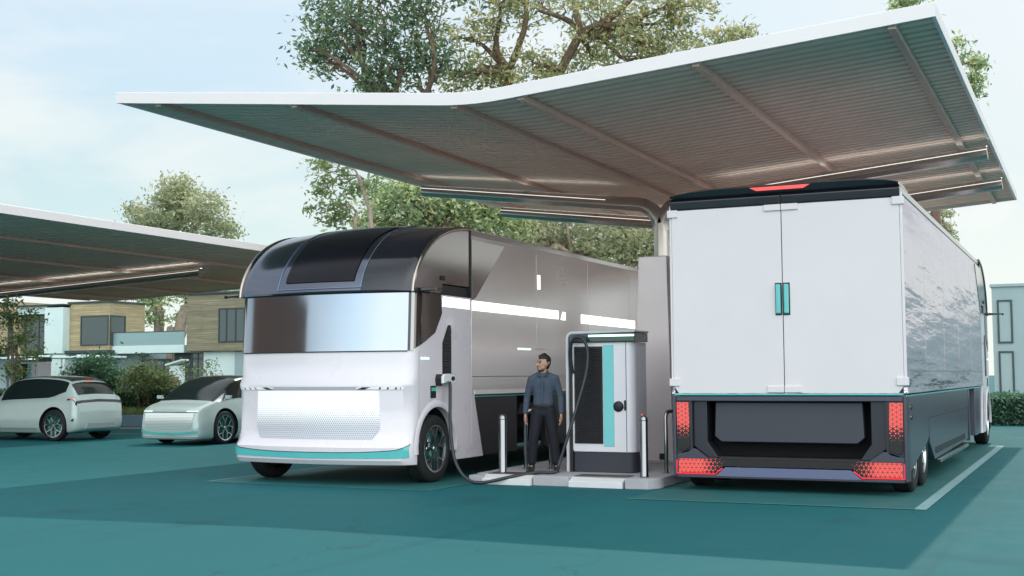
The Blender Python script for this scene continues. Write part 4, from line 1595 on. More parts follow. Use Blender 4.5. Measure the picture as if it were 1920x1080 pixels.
def nose(x, z, d=0.012):
    h = bvh.ray_cast(Vector((x, -3, z)), Vector((0, 1, 0)))
    return (x, (h[0].y if h[0] is not None else 0.2) - d, z)


m_ = MB()
m_.grid([[nose(x, z) for x in lin(-k_, k_, 25)] for z, k_ in ((0.42, 0.60), (0.46, 0.70), (0.55, 0.76), (0.65, 0.775), (0.72, 0.78), (0.78, 0.78), (0.82, 0.77))])
m_.build('light_panel', dot_material('car_nose_light', 0.045, 0.50, 0.80, 0.30, dark=(0.22, 0.30, 0.30), lit=(0.6, 0.66, 0.64)), car2)
m_ = MB()
m_.grid([[nose(x, z + 0.05 * (abs(x) / 0.9) ** 2, 0.02) for x in lin(-0.9, 0.9, 25)] for z in (0.27, 0.30, 0.33)])
m_.build('lip_strip', TEAL, car2)
m_ = MB()
m_.grid([[nose(x, max(z, 0.175), d) for x in lin(-0.91, 0.91, 25)] for z, d in ((0.25, 0.012), (0.235, 0.06), (0.18, 0.06), (0.176, 0.0))])
m_.build('lip', CARPAINT, car2)
m_ = MB()
m_.tube([nose(x, 0.845, 0.006) for x in lin(-0.88, 0.88, 25)], 0.008, 6)
m_.build('nose_seam', BLACK, car2)
for s in (1, -1):
    m_ = MB()
    m_.grid([[nose(s * x, z, 0.014) for x in lin(0.55, 0.88, 8)] for z in (0.852, 0.885)])
    m_.build('headlamp', mat('car_lamp', (0.8, 0.85, 0.82), 0.2, emit=(0.9, 1, 0.95), estr=0.4), car2)
    mm = MB()
    mm.tube([(s * 0.95, 0.98, 1.13), (s * 1.06, 0.96, 1.20)], 0.02, 8)
    mm.box((min(s * 1.05, s * 1.20), 0.90, 1.17), (max(s * 1.05, s * 1.20), 1.0, 1.26))
    mm.build('side_mirror', CARPAINT, car2, bev=0.02)


# ------------------------------------------------------------------ the man
def capsule(mb, p0, r0, p1, r1, seg=14, rings=5, squash=None):
    """closed tapered capsule; squash = (axis vector, factor)"""
    p0, p1 = Vector(p0), Vector(p1)
    d = (p1 - p0)
    L = d.length
    d.normalize()
    a = d.orthogonal().normalized()
    b = d.cross(a)
    ring = []
    for k in range(1, rings + 1):
        t = PI / 2 * k / rings
        ring.append((p0 - d * (r0 * math.cos(t)), r0 * math.sin(t)))
    for k in range(rings, 0, -1):
        t = PI / 2 * k / rings
        ring.append((p1 + d * (r1 * math.cos(t)), r1 * math.sin(t)))
    vs = [p0 - d * r0]
    for c, r in ring:
        for k in range(seg):
            an = 2 * PI * k / seg
            vs.append(c + (a * math.cos(an) + b * math.sin(an)) * r)
    vs.append(p1 + d * r1)
    if squash:
        ax, f_ = squash
        ax = Vector(ax).normalized()
        mid_ = (p0 + p1) / 2
        vs = [v - ax * ((v - mid_).dot(ax) * (1 - f_)) for v in vs]
    n = len(ring)
    fs = []
    for k in range(seg):
        fs.append((0, 1 + (k + 1) % seg, 1 + k))
    for i in range(n - 1):
        for k in range(seg):
            k2 = (k + 1) % seg
            fs.append((1 + i * seg + k, 1 + i * seg + k2, 1 + (i + 1) * seg + k2, 1 + (i + 1) * seg + k))
    l = len(vs) - 1
    for k in range(seg):
        fs.append((l, 1 + (n - 1) * seg + k, 1 + (n - 1) * seg + (k + 1) % seg))
    mb.add(vs, fs)


def fused(name, pieces, voxel, mats, parent, smooth_n=6, assign=None):
    mb = MB()
    for p in pieces:
        capsule(mb, *p[:4], **(p[4] if len(p) > 4 else {}))
    o = mb.build(name, mats, None, smooth=0)
    md = o.modifiers.new('r', 'REMESH')
    md.mode = 'VOXEL'
    md.voxel_size = voxel
    ms = o.modifiers.new('s', 'SMOOTH')
    ms.factor = 0.5
    ms.iterations = smooth_n
    bpy.context.view_layer.update()
    me = bpy.data.meshes.new_from_object(o.evaluated_get(bpy.context.evaluated_depsgraph_get()))
    o.modifiers.clear()
    o.data = me
    me.materials.clear()
    for m in (mats if isinstance(mats, (list, tuple)) else [mats]):
        me.materials.append(m)
    me.polygons.foreach_set('use_smooth', [True] * len(me.polygons))
    if assign:
        for p in me.polygons:
            p.material_index = assign(p.center)
    else:
        for p in me.polygons:
            p.material_index = 0
    o.parent = parent
    return o


SKIN = mat('skin', (0.44, 0.245, 0.17), 0.5, 0, var=0.10, vscale=14)
HAIRM = mat('black_hair', (0.008, 0.007, 0.007), 0.55, 0, var=0.3, vscale=60, bump=0.5, bscale=120)
SHIRT = mat('slate_blue_shirt', (0.052, 0.070, 0.104), 0.85, 0, var=0.12, vscale=9, bump=0.5, bscale=14)
TROUS = mat('navy_trousers', (0.005, 0.005, 0.012), 0.8, 0, var=0.2, vscale=8, bump=0.4, bscale=12)
SHOE = mat('dark_green_shoes', (0.010, 0.022, 0.018), 0.4, 0, var=0.2)
EYEW = mat('eye_dark', (0.015, 0.012, 0.010), 0.3)

man = empty('person', (-8.16, 18.72, PZ), R(16), 'standing man in a slate blue shirt and dark trousers looking to the left', 'person')
HZ = 1.605          # head centre height
HR = Matrix.Rotation(R(-52), 3, 'Z')


def hd(x, y, z):
    """point in head space (face towards -y) turned to the man's right"""
    p = HR @ Vector((x, y, z))
    return (p.x, p.y - 0.005, HZ + p.z)


def limb_points(s):
    sh = (s * 0.178, 0.012, 1.372 + 0.008 * s)
    el = (s * 0.252, 0.045, 1.10 + 0.006 * s)
    wr = (s * 0.272, -0.030 - 0.02 * s, 0.862)
    return sh, el, wr


def hand(s, wr):
    w = Vector(wr)
    out = []
    palm = w + Vector((0.0, -0.012, -0.085))
    out.append((tuple(w), 0.026, tuple(w + Vector((0, -0.006, -0.04))), 0.030, {'squash': ((1, 0, 0), 0.75)}))
    out.append((tuple(w + Vector((0, -0.006, -0.04))), 0.036, tuple(palm), 0.038, {'squash': ((1, 0, 0), 0.58)}))
    lens = (0.062, 0.074, 0.070, 0.054)
    for k in range(4):
        yo = -0.036 + k * 0.0215
        a = palm + Vector((0, yo, -0.012))
        b = a + Vector((-s * 0.006, -0.004, -lens[k] * 0.55))
        c = b + Vector((-s * 0.020, 0.002, -lens[k] * 0.42))
        out.append((tuple(a), 0.0105, tuple(b), 0.0098, {'seg': 8, 'rings': 3}))
        out.append((tuple(b), 0.0098, tuple(c), 0.0082, {'seg': 8, 'rings': 3}))
    a = w + Vector((0, -0.034, -0.045))
    b = a + Vector((-s * 0.010, -0.026, -0.036))
    c = b + Vector((-s * 0.010, -0.004, -0.030))
    out.append((tuple(a), 0.014, tuple(b), 0.012, {'seg': 8, 'rings': 3}))
    out.append((tuple(b), 0.012, tuple(c), 0.009, {'seg': 8, 'rings': 3}))
    return out


# body: head, neck, torso, limbs and hands, one surface
pcs = [(hd(0, 0.012, 0.025), 0.088, hd(0, -0.005, 0.0), 0.082), (hd(0, 0.035, 0.03), 0.082, hd(0, 0.03, 0.035), 0.08),
       (hd(0, -0.03, -0.03), 0.062, hd(0, -0.052, -0.088), 0.036), (hd(0.025, -0.02, -0.05), 0.048, hd(-0.025, -0.02, -0.05), 0.048),
       (hd(0, -0.088, 0.012), 0.011, hd(0, -0.112, -0.026), 0.016), (hd(-0.010, -0.098, -0.03), 0.010, hd(0.010, -0.098, -0.03), 0.010),
       (hd(-0.035, -0.078, 0.032), 0.013, hd(0.035, -0.078, 0.032), 0.013),
       (hd(-0.016, -0.088, -0.058), 0.010, hd(0.016, -0.088, -0.058), 0.010), (hd(-0.012, -0.085, -0.072), 0.010, hd(0.012, -0.085, -0.072), 0.010),
       (hd(0.085, 0.015, 0.012), 0.016, hd(0.084, 0.01, -0.025), 0.010, {'squash': (tuple(HR @ Vector((1, 0, 0))), 0.6)}),
       (hd(-0.085, 0.015, 0.012), 0.016, hd(-0.084, 0.01, -0.025), 0.010, {'squash': (tuple(HR @ Vector((1, 0, 0))), 0.6)}),
       ((0, 0.012, 1.56), 0.056, (0, 0.018, 1.43), 0.062), ((0, 0.02, 1.40), 0.07, (0, 0.01, 1.15), 0.075), ((0, 0.01, 1.15), 0.075, (0, 0.01, 0.93), 0.075)]
for s in (-1, 1):
    sh, el, wr = limb_points(s)
    pcs += [((s * 0.05, 0.02, 1.43), 0.05, sh, 0.05), (sh, 0.046, el, 0.036), (el, 0.036, wr, 0.024)]
    pcs += hand(s, wr)
    pcs += [((s * 0.09, 0.01, 0.92), 0.08, (s * 0.148, -0.01 + 0.015 * s, 0.50), 0.052), ((s * 0.148, -0.01 + 0.015 * s, 0.5), 0.052, (s * 0.182, 0.02, 0.12), 0.034),
            ((s * 0.182, 0.03, 0.10), 0.028, (s * 0.195, -0.05, 0.05), 0.02)]


def head_mat(c):
    p = HR.inverted() @ Vector((c.x, c.y + 0.005, c.z - HZ))
    if c.z < 1.47:
        return 0
    for sx in (-1, 1):
        if abs(p.x - sx * 0.034) < 0.015 and abs(p.z - 0.014) < 0.007 and p.y < -0.05:
            return 1
        if abs(p.x - sx * 0.036) < 0.022 and abs(p.z - 0.040 + abs(p.x - sx * 0.03) * 0.15) < 0.006 and p.y < -0.05:
            return 1
    # short beard, moustache
    if p.z < -0.088 and p.y < -0.01 and c.z > 1.48 and p.z > -0.14:
        return 2
    if abs(p.x) < 0.034 and -0.052 < p.z < -0.042 and p.y < -0.06:
        return 2
    if abs(p.x) < 0.022 and -0.070 < p.z < -0.061 and p.y < -0.06:
        return 3
    return 0


fused('body', pcs, 0.0062, [SKIN, EYEW, mat('beard_stubble', (0.085, 0.048, 0.036), 0.8), mat('lip', (0.16, 0.06, 0.05), 0.5)], man, 4, head_mat)
# hair: cap over the skull with a short fringe
fused('hair', [(hd(0, 0.048, 0.055), 0.083, hd(0, 0.016, 0.072), 0.080), (hd(0, -0.045, 0.104), 0.030, hd(0, 0.02, 0.108), 0.055), (hd(0, 0.062, 0.0), 0.066, hd(0, 0.055, -0.045), 0.048),
               (hd(0.070, 0.02, 0.03), 0.026, hd(0.072, 0.008, 0.0), 0.013), (hd(-0.070, 0.02, 0.03), 0.026, hd(-0.072, 0.008, 0.0), 0.013)], 0.008, HAIRM, man, 3)
# shirt
sp_ = [((0, 0.015, 1.38), 0.105, (0, 0.0, 1.05), 0.128, {'squash': ((0, 1, 0), 0.9)}), ((0.055, 0.005, 1.30), 0.115, (0.035, 0.0, 1.05), 0.112, {'squash': ((0, 1, 0), 0.85)}),
       ((-0.055, 0.005, 1.30), 0.115, (-0.035, 0.0, 1.05), 0.112, {'squash': ((0, 1, 0), 0.85)}), ((-0.045, 0.005, 1.05), 0.112, (-0.045, 0.005, 1.0), 0.112), ((0.045, 0.005, 1.05), 0.112, (0.045, 0.005, 1.0), 0.112),
       ((0, 0.02, 1.45), 0.068, (0, 0.015, 1.40), 0.10)]
for s in (-1, 1):
    sh, el, wr = limb_points(s)
    sp_ += [((s * 0.035, 0.018, 1.452), 0.05, (s * 0.145, 0.012, 1.392), 0.058), (sh, 0.066, el, 0.053), (el, 0.053, (wr[0], wr[1] + 0.004, wr[2] + 0.02), 0.039)]
shirt = fused('shirt', sp_, 0.010, SHIRT, man, 5)
man.scale = (1.09, 1.09, 1.095)
cl = MB()
for s in (-1, 1):
    cl.add([(s * 0.006, -0.085, 1.415), (s * 0.055, -0.095, 1.425), (s * 0.082, -0.035, 1.475), (s * 0.072, 0.04, 1.50), (s * 0.062, 0.035, 1.515), (s * 0.066, -0.03, 1.49)],
           [(0, 1, 2, 5), (5, 2, 3, 4)])
co_ = cl.build('collar', SHIRT, shirt, smooth=60)
sd = co_.modifiers.new('thick', 'SOLIDIFY')
sd.thickness = 0.008
MB().box((-0.012, -0.127, 1.06), (0.012, -0.112, 1.36)).build('placket', mat('shirt_placket', (0.052, 0.076, 0.118), 0.85), shirt, bev=0.004)
# belt, trousers, shoes
MB().lathe([(0.146, -0.017), (0.15, -0.014), (0.15, 0.014), (0.146, 0.017)], (0, 0, 0), 'z', 32).build('belt', BLACK, man, loc=(0, 0.005, 0.985)).scale = (1.05, 0.80, 1)
tp_ = [((-0.05, 0.008, 0.955), 0.108, (0.05, 0.008, 0.955), 0.108), ((-0.06, 0.012, 0.88), 0.108, (0.06, 0.012, 0.88), 0.108)]
for s in (-1, 1):
    tp_ += [((s * 0.085, 0.008, 0.90), 0.105, (s * 0.148, -0.01 + 0.015 * s, 0.50), 0.078), ((s * 0.148, -0.01 + 0.015 * s, 0.50), 0.078, (s * 0.180, 0.012, 0.155), 0.066)]
fused('trousers', tp_, 0.010, TROUS, man, 4)
for s in (-1, 1):
    sx = s * 0.182
    fused('shoe', [((sx, 0.04, 0.045), 0.044, (sx + s * 0.03, -0.12, 0.038), 0.040), ((sx + s * 0.03, -0.12, 0.036), 0.040, (sx + s * 0.038, -0.17, 0.030), 0.031), ((sx, 0.03, 0.06), 0.045, (sx + 0.0, 0.02, 0.11), 0.042)], 0.009, SHOE, man, 3)


# ------------------------------------------------------------------ houses
def wood(name, c1, c2):
    m = bpy.data.materials.new(name)
    m.use_nodes = True
    N, L = m.node_tree.nodes, m.node_tree.links
    b = N['Principled BSDF']
    t = N.new('ShaderNodeTexCoord')
    s = N.new('ShaderNodeSeparateXYZ')
    L.new(t.outputs['Object'], s.inputs[0])
    br = N.new('ShaderNodeTexBrick')
    cx_ = N.new('ShaderNodeCombineXYZ')
    ad = N.new('ShaderNodeMath')
    L.new(s.outputs[0], ad.inputs[0])
    L.new(s.outputs[1], ad.inputs[1])
    L.new(ad.outputs[0], cx_.inputs[0])
    L.new(s.outputs[2], cx_.inputs[1])
    L.new(cx_.outputs[0], br.inputs['Vector'])
    br.inputs['Color1'].default_value = (*c1, 1)
    br.inputs['Color2'].default_value = (*c2, 1)
    br.inputs['Mortar'].default_value = tuple(x * 0.45 for x in c1) + (1,)
    br.inputs['Scale'].default_value = 1.0
    br.inputs['Mortar Size'].default_value = 0.008
    br.inputs['Brick Width'].default_value = 2.6
    br.inputs['Row Height'].default_value = 0.145
    n = N.new('ShaderNodeTexNoise')
    n.inputs['Scale'].default_value = 1.0
    n.inputs['Detail'].default_value = 6
    mp_ = N.new('ShaderNodeMapping')
    mp_.inputs['Scale'].default_value = (0.8, 0.8, 16)
    L.new(t.outputs['Object'], mp_.inputs[0])
    L.new(mp_.outputs[0], n.inputs['Vector'])
    mx = N.new('ShaderNodeMix')
    mx.data_type = 'RGBA'
    mx.blend_type = 'MULTIPLY'
    mx.inputs[0].default_value = 0.75
    L.new(br.outputs[0], mx.inputs[6])
    L.new(n.outputs[0], mx.inputs[7])
    L.new(mx.outputs[2], b.inputs['Base Color'])
    b.inputs['Roughness'].default_value = 0.75
    return m


WOODA = wood('pale_timber_cladding', (0.72, 0.60, 0.36), (0.60, 0.48, 0.28))
WOODB = wood('grey_timber_cladding', (0.46, 0.42, 0.28), (0.36, 0.33, 0.22))
RENDERW = mat('pale_teal_render', (0.66, 0.80, 0.79), 0.8, var=0.05, vscale=0.6)
RENDERG = mat('teal_grey_render', (0.33, 0.43, 0.45), 0.8, var=0.06, vscale=0.5)
FRAME = mat('dark_window_frame', (0.04, 0.06, 0.065), 0.4)
GLASS = mat('house_window_glass', (0.05, 0.08, 0.085), 0.06, 0.0, spec=0.8, rvar=0.02)
HY = 63.0


def house(name, label, x, y):
    return empty(name, (x, y, 0), 0, label, 'house')


def hbox(T, name, m, x0, x1, y0, y1, z0, z1, bev=0.015, parent=None):
    lx, ly = T.location.x, T.location.y
    return MB().box((x0 - lx, y0 - ly, z0), (x1 - lx, y1 - ly, z1)).build(name, m, parent or T, bev=bev)


def hwindow(T, x0, x1, y, z0, z1, bars=(), ax='x', name='window'):
    """window in a wall facing -y (ax 'x') or +x (ax 'y'; then x0, x1 run along y and y is the wall's x)"""
    lx, ly = T.location.x, T.location.y
    f_, g_ = MB(), MB()

    def bx(mb, a0, a1, d0, d1, q0, q1):
        if ax == 'x':
            mb.box((a0 - lx, y + d0 - ly, q0), (a1 - lx, y + d1 - ly, q1))
        else:
            mb.box((y - d1 - lx, a0 - ly, q0), (y - d0 - lx, a1 - ly, q1))
    w = 0.08
    bx(f_, x0, x0 + w, -0.05, 0.05, z0, z1)
    bx(f_, x1 - w, x1, -0.05, 0.05, z0, z1)
    bx(f_, x0 + w, x1 - w, -0.05, 0.05, z0, z0 + w)
    bx(f_, x0 + w, x1 - w, -0.05, 0.05, z1 - w, z1)
    for b_ in bars:
        bx(f_, b_ - 0.04, b_ + 0.04, -0.05, 0.05, z0 + w, z1 - w)
    o = f_.build(name, FRAME, T, bev=0.008)
    bx(g_, x0 + w, x1 - w, -0.01, 0.012, z0 + w, z1 - w)
    g_.build('pane', GLASS, o, smooth=0)
    return o


# house A: white block, pale timber upper box with a corner window, balcony
HA = house('timber_house', 'modern house with pale timber upper box and glazed corner window beside a white block', -61, 66)
hbox(HA, 'ground_floor', RENDERG, -74.5, -57.2, 64.6, 67, 0, 3.40)
hbox(HA, 'floor_slab', FRAME, -63.2, -58.3, 62.6, 66.6, 3.402, 3.60)
hbox(HA, 'timber_box', WOODA, -61.98, -58.54, 63.0, 66.4, 3.60, 6.74)
hbox(HA, 'roof', FRAME, -62.1, -58.42, 62.88, 66.5, 6.742, 6.86)
hwindow(HA, -60.98, -58.58, 62.99, 3.92, 5.90)
hwindow(HA, 63.05, 64.5, -58.53, 3.92, 5.90, ax='y')
hbox(HA, 'white_block', RENDERW, -63.62, -61.99, 62.4, 67, 3.42, 6.50)
hbox(HA, 'white_block_lower', RENDERW, -63.62, -61.99, 62.62, 64.59, 0, 3.40)
hbox(HA, 'white_fin', RENDERW, -66.3, -63.63, 62.6, 67, 6.10, 6.62)
hbox(HA, 'roof', FRAME, -66.4, -61.9, 62.3, 67.1, 6.625, 6.72)
hwindow(HA, -66.2, -63.64, 63.2, 3.5, 6.09, bars=(-64.9,))
hbox(HA, 'timber_rear', WOODA, -74.5, -66.31, 62.9, 67, 3.42, 7.0)
hbox(HA, 'balcony', RENDERW, -58.53, -52.6, 63.3, 65.5, 3.36, 3.86)
gl = hbox(HA, 'balcony_glass', mat('rail_glass', (0.26, 0.40, 0.41), 0.15, 0.0, spec=0.6), -58.5, -52.6, 63.36, 63.38, 3.862, 4.72, bev=0)
MB().box((-58.5 + 61, 63.34 - 66, 4.722), (-52.6 + 61, 63.40 - 66, 4.77)).build('rail', FRAME, gl)
hwindow(HA, -56.8, -54.4, 64.2, 0.2, 3.0, bars=(-55.6,))
hbox(HA, 'garage_recess', FRAME, -54.2, -52.7, 64.3, 66, 0, 3.34)

HB = house('timber_house', 'modern house with grey timber upper box over a pale ground floor beside the truck', -50, 66)
hbox(HB, 'timber_box', WOODB, -52.14, -44.5, 63.0, 67, 3.42, 7.0)
hbox(HB, 'roof', FRAME, -52.3, -44.3, 62.85, 67.1, 7.002, 7.14)
hwindow(HB, -49.62, -47.6, 62.99, 3.95, 6.08, bars=(-49.0, -48.3))
hbox(HB, 'ground_floor', RENDERW, -51.1, -44.9, 63.4, 73, 0, 3.40)
hwindow(HB, -52.1, -51.12, 63.5, 0.1, 3.35, bars=(-51.6,))
hbox(HB, 'drain_panel', RENDERG, -48.6, -47.7, 63.3, 63.4, 0, 3.38)

# white pergola in front of house A
PG = empty('pergola', (-57, 58.5, 0), 0, 'long flat white pergola on slim posts in front of the timber house', 'pergola')
MB().box((-6.5, -0.9, 3.0), (2.6, 1.6, 3.12)).build('roof', RENDERW, PG, bev=0.02)
for x in (-6.2, -3.4, -0.5, 2.45):
    MB().box((x - 0.07, -0.8, 0.3), (x + 0.07, -0.66, 2.998)).build('post', RENDERW, PG, bev=0.01)
for x in (-5.0, -2.2, 0.9):
    MB().box((x - 0.03, -0.84, 3.122), (x + 0.03, 1.5, 3.20)).build('rafter', RENDERW, PG, bev=0.01)

# small white totem with red screen
p = at(332, 700, 72)
TT = empty('pay_totem', (p.x, p.y, 0.3), 0, 'small white totem with sloping cap and red panel in front of the houses', 'totem')
MB().prism([(-0.42, 0), (0.42, 0), (0.42, 2.15), (-0.42, 2.15)], 'y', -0.2, 0.2).build('post', RENDERW, TT, bev=0.03)
MB().prism([(-0.62, 2.12), (0.62, 2.42), (0.62, 2.52), (-0.62, 2.24)], 'y', -0.35, 0.3).build('cap', RENDERW, TT, bev=0.02)
MB().box((-0.32, -0.22, 1.0), (0.2, -0.2, 1.5)).build('panel', mat('totem_red', (0.35, 0.08, 0.08), 0.4), TT)

# slim lamp post at the far left
p = at(14, 745, 44)
LP_ = empty('street_lamp', (p.x, p.y, 0.2), 0, 'slim pale street lamp with bent arm at the far left behind the estate car', 'street lamp')
MB().tube([(0, 0, 0), (0, 0, 3.9), (-0.15, 0, 4.15), (-0.7, 0, 4.3)], [0.05, 0.04, 0.035, 0.03], 10).build('pole', RENDERG, LP_)
MB().box((-1.1, -0.08, 4.27), (-0.65, 0.08, 4.34)).build('lamp_head', RENDERG, LP_, bev=0.02)

# building behind the hedge at the right
RB = empty('rendered_building', (6, 64, 0), 0, 'flat teal grey building with thin framed windows behind the right hedge', 'building')
hbox(RB, 'wall', RENDERG, -4.05, 26, 60, 72, 0, 5.58)
hbox(RB, 'parapet', RENDERG, -4.12, 26.1, 59.9, 72.1, 5.582, 5.72)
for (x0, x1, z0, z1) in ((-3.84, -3.2, 3.05, 5.0), (-3.84, -3.2, 0.4, 2.7), (-1.6, 0.6, 3.05, 5.0), (2.5, 4.7, 3.05, 5.0), (2.5, 4.7, 0.4, 2.7), (8, 10.2, 3.05, 5.0)):
    w_ = hwindow(RB, x0, x1, 59.99, z0, z1)
    kids(w_)[0].data.materials[0] = RENDERG

# unseen timber hall added out of view to the left for the windscreen to mirror
TH = empty('reflection_hall', (-45, -11, 0), R(90), 'unseen dark brown timber hall added for the windscreen to mirror', 'building')
MB().box((-10, -4, 0), (11, 4, 9)).build('wall', mat('brown_boarding', (0.17, 0.105, 0.078), 0.8, var=0.3, vscale=1, stretch=(6, 6, 0.5)), TH, bev=0.03)
MB().prism([(-10.4, 9.0), (11.4, 9.0), (11.4, 9.25), (-10.4, 9.25)], 'y', -4.4, 4.4).build('roof', FRAME, TH)


# ------------------------------------------------------------------ plants
def leaf_material(name, cols, trans=0.45):
    m = bpy.data.materials.new(name)
    m.use_nodes = True
    N, L = m.node_tree.nodes, m.node_tree.links
    N.clear()
    out = N.new('ShaderNodeOutputMaterial')
    g = N.new('ShaderNodeNewGeometry')
    rp = N.new('ShaderNodeValToRGB')
    L.new(g.outputs['Random Per Island'], rp.inputs[0])
    el = rp.color_ramp.elements
    el[0].color = (*cols[0], 1)
    el[1].color = (*cols[-1], 1)
    for i, c in enumerate(cols[1:-1]):
        e_ = el.new((i + 1) / (len(cols) - 1))
        e_.color = (*c, 1)
    d = N.new('ShaderNodeBsdfPrincipled')
    d.inputs['Roughness'].default_value = 0.5
    L.new(rp.outputs[0], d.inputs['Base Color'])
    t = N.new('ShaderNodeBsdfTranslucent')
    hs = N.new('ShaderNodeHueSaturation')
    hs.inputs['Value'].default_value = 1.5
    hs.inputs['Hue'].default_value = 0.485
    L.new(rp.outputs[0], hs.inputs['Color'])
    L.new(hs.outputs[0], t.inputs[0])
    mx = N.new('ShaderNodeMixShader')
    mx.inputs[0].default_value = trans
    L.new(d.outputs[0], mx.inputs[1])
    L.new(t.outputs[0], mx.inputs[2])
    L.new(mx.outputs[0], out.inputs[0])
    return m


def bark(name, c):
    return mat(name, c, 0.85, 0, var=0.35, vscale=6, bump=0.6, bscale=14, stretch=(1, 1, 0.4))


def leaves(name, cen, L_, W_, m, parent, rng, droop=0.35, origin=(0, 0, 0)):
    n = len(cen)
    cen = np.asarray(cen) - np.asarray(origin)
    d = rng.normal(size=(n, 3))
    d[:, 2] = d[:, 2] * 0.7 - droop
    d /= np.linalg.norm(d, axis=1)[:, None]
    w = np.cross(d, rng.normal(size=(n, 3)))
    w /= np.linalg.norm(w, axis=1)[:, None]
    nn = np.cross(d, w)
    sc = rng.uniform(0.6, 1.25, size=(n, 1))
    a = cen - d * L_ / 2 * sc
    b = cen + w * W_ / 2 * sc + nn * W_ * 0.12 * sc - d * L_ * 0.08 * sc
    c = cen + d * L_ / 2 * sc - nn * W_ * 0.1 * sc
    e_ = cen - w * W_ / 2 * sc + nn * W_ * 0.12 * sc - d * L_ * 0.08 * sc
    v = np.stack([a, b, c, e_], 1).reshape(-1, 3)
    me = bpy.data.meshes.new(name)
    me.vertices.add(4 * n)
    me.vertices.foreach_set('co', v.astype(np.float32).ravel())
    me.loops.add(4 * n)
    me.loops.foreach_set('vertex_index', np.arange(4 * n, dtype=np.int32))
    me.polygons.add(n)
    me.polygons.foreach_set('loop_start', np.arange(0, 4 * n, 4, dtype=np.int32))
    me.update(calc_edges=True)
    me.materials.append(m)
    o = bpy.data.objects.new(name, me)
    C.objects.link(o)
    o.parent = parent
    return o


def bend(a, b, rng, k=0.12, n=6):
    a, b = np.array(a, float), np.array(b, float)
    L_ = np.linalg.norm(b - a)
    o1 = rng.normal(size=3) * L_ * k
    o2 = rng.normal(size=3) * L_ * k * 0.6
    o1[2] = abs(o1[2]) * 0.5
    out = []
    for i in range(n + 1):
        t = i / n
        out.append(tuple(a + (b - a) * t + o1 * math.sin(PI * t) + o2 * math.sin(2 * PI * t)))
    return out


def tree(label, base, fork, lobes, leafL, leafW, per, cr, lm, bm_, r0, seed, group='trees behind the canopy', name='tree', dens=1.0, droop=0.35, stems=None, limb_r=None):
    """lobes: (centre, radius, number of clusters); fork: points where the trunk splits (one per stem)"""
    rng = np.random.default_rng(seed)
    base = Vector(base)
    T = empty(name, base, 0, label, 'tree', group)
    B = np.array(base)
    forks = [np.array(f_) for f_ in (fork if isinstance(fork, list) else [fork])]
    mb = MB()
    for f_ in forks:
        p = bend(B, f_, rng, 0.04, 8)
        mb.tube([tuple(np.array(q) - B) for q in p], lin(r0, r0 * 0.62, 9), 10)
    cl = []
    for c, rad, nc in lobes:
        c = np.array(c)
        f_ = min(forks, key=lambda q: np.linalg.norm(q - c))
        lp = bend(f_, c, rng, 0.10, 7)
        rl = limb_r or r0 * 0.42
        mb.tube([tuple(np.array(q) - B) for q in lp], lin(rl, rl * 0.35, 8), 7)
        nc = int(nc * dens)
        for i in range(nc):
            u = rng.normal(size=3)
            u /= np.linalg.norm(u)
            q = c + u * rad * np.array([1, 1, 0.82]) * (rng.uniform(0.25, 1.0) ** 0.5)
            cl.append(q)
            if i % 2 == 0:
                st = np.array(lp[rng.integers(3, 8)])
                mb.tube([tuple(np.array(z_) - B) for z_ in bend(st, q, rng, 0.12, 4)], lin(rl * 0.26, 0.012, 5), 5)
    mb.build('trunk', bm_, T, smooth=60)
    pts = []
    for q in cl:
        k = int(per * rng.uniform(0.5, 1.4))
        s_ = cr * rng.uniform(0.6, 1.25)
        g_ = rng.normal(size=(k, 3)) * np.array([s_, s_, s_ * 0.6]) * 0.55
        pts.append(q + g_)
    pts = np.concatenate(pts)
    leaves('crown', pts, leafL, leafW, lm, T, rng, droop, origin=B)
    return T


def LB(D, *spec):
    """lobes given as sight lines (u, v, radius in picture units) at the tree's distance D"""
    out = []
    rng = random.Random(int(D * 100) + len(spec))
    for u, v, r_, n in spec:
        c = at(u, v, D + rng.uniform(-1, 1) * r_ * D / F)
        out.append((tuple(c), r_ * D / F, n))
    return out


GREEND = leaf_material('shaded_gum_leaves', [(0.053, 0.1087, 0.0769), (0.0884, 0.1631, 0.105), (0.1475, 0.231, 0.1225), (0.2506, 0.3123, 0.1574)])  # crown on the shaded side: its shade is put into darker leaf colours
GREENW = leaf_material('sunlit_gum_leaves', [(0.1122, 0.1599, 0.0864), (0.2244, 0.2761, 0.1248), (0.3687, 0.3778, 0.1824), (0.545, 0.4795, 0.264)], 0.55)  # warm sunlight put into the leaf colours of the lit crown
GREENM = leaf_material('mid_green_leaves', [(0.1063, 0.1942, 0.1248), (0.2175, 0.3299, 0.1825), (0.3867, 0.4657, 0.2304), (0.6287, 0.6404, 0.3362)], 0.5)
GREENP = leaf_material('pale_young_leaves', [(0.105, 0.18, 0.0825), (0.165, 0.24, 0.105), (0.24, 0.3, 0.135)], 0.55)
GREENO = leaf_material('olive_leaves', [(0.2047, 0.2535, 0.1617), (0.3411, 0.3801, 0.231), (0.5117, 0.5068, 0.3232)], 0.5)
GREENT = leaf_material('teal_green_leaves', [(0.0403, 0.1248, 0.0864), (0.0784, 0.1872, 0.1152), (0.1344, 0.2704, 0.144)], 0.4)
BARKA = bark('brown_bark', (0.16, 0.105, 0.075))
BARKB = bark('pale_bark', (0.30, 0.24, 0.19))

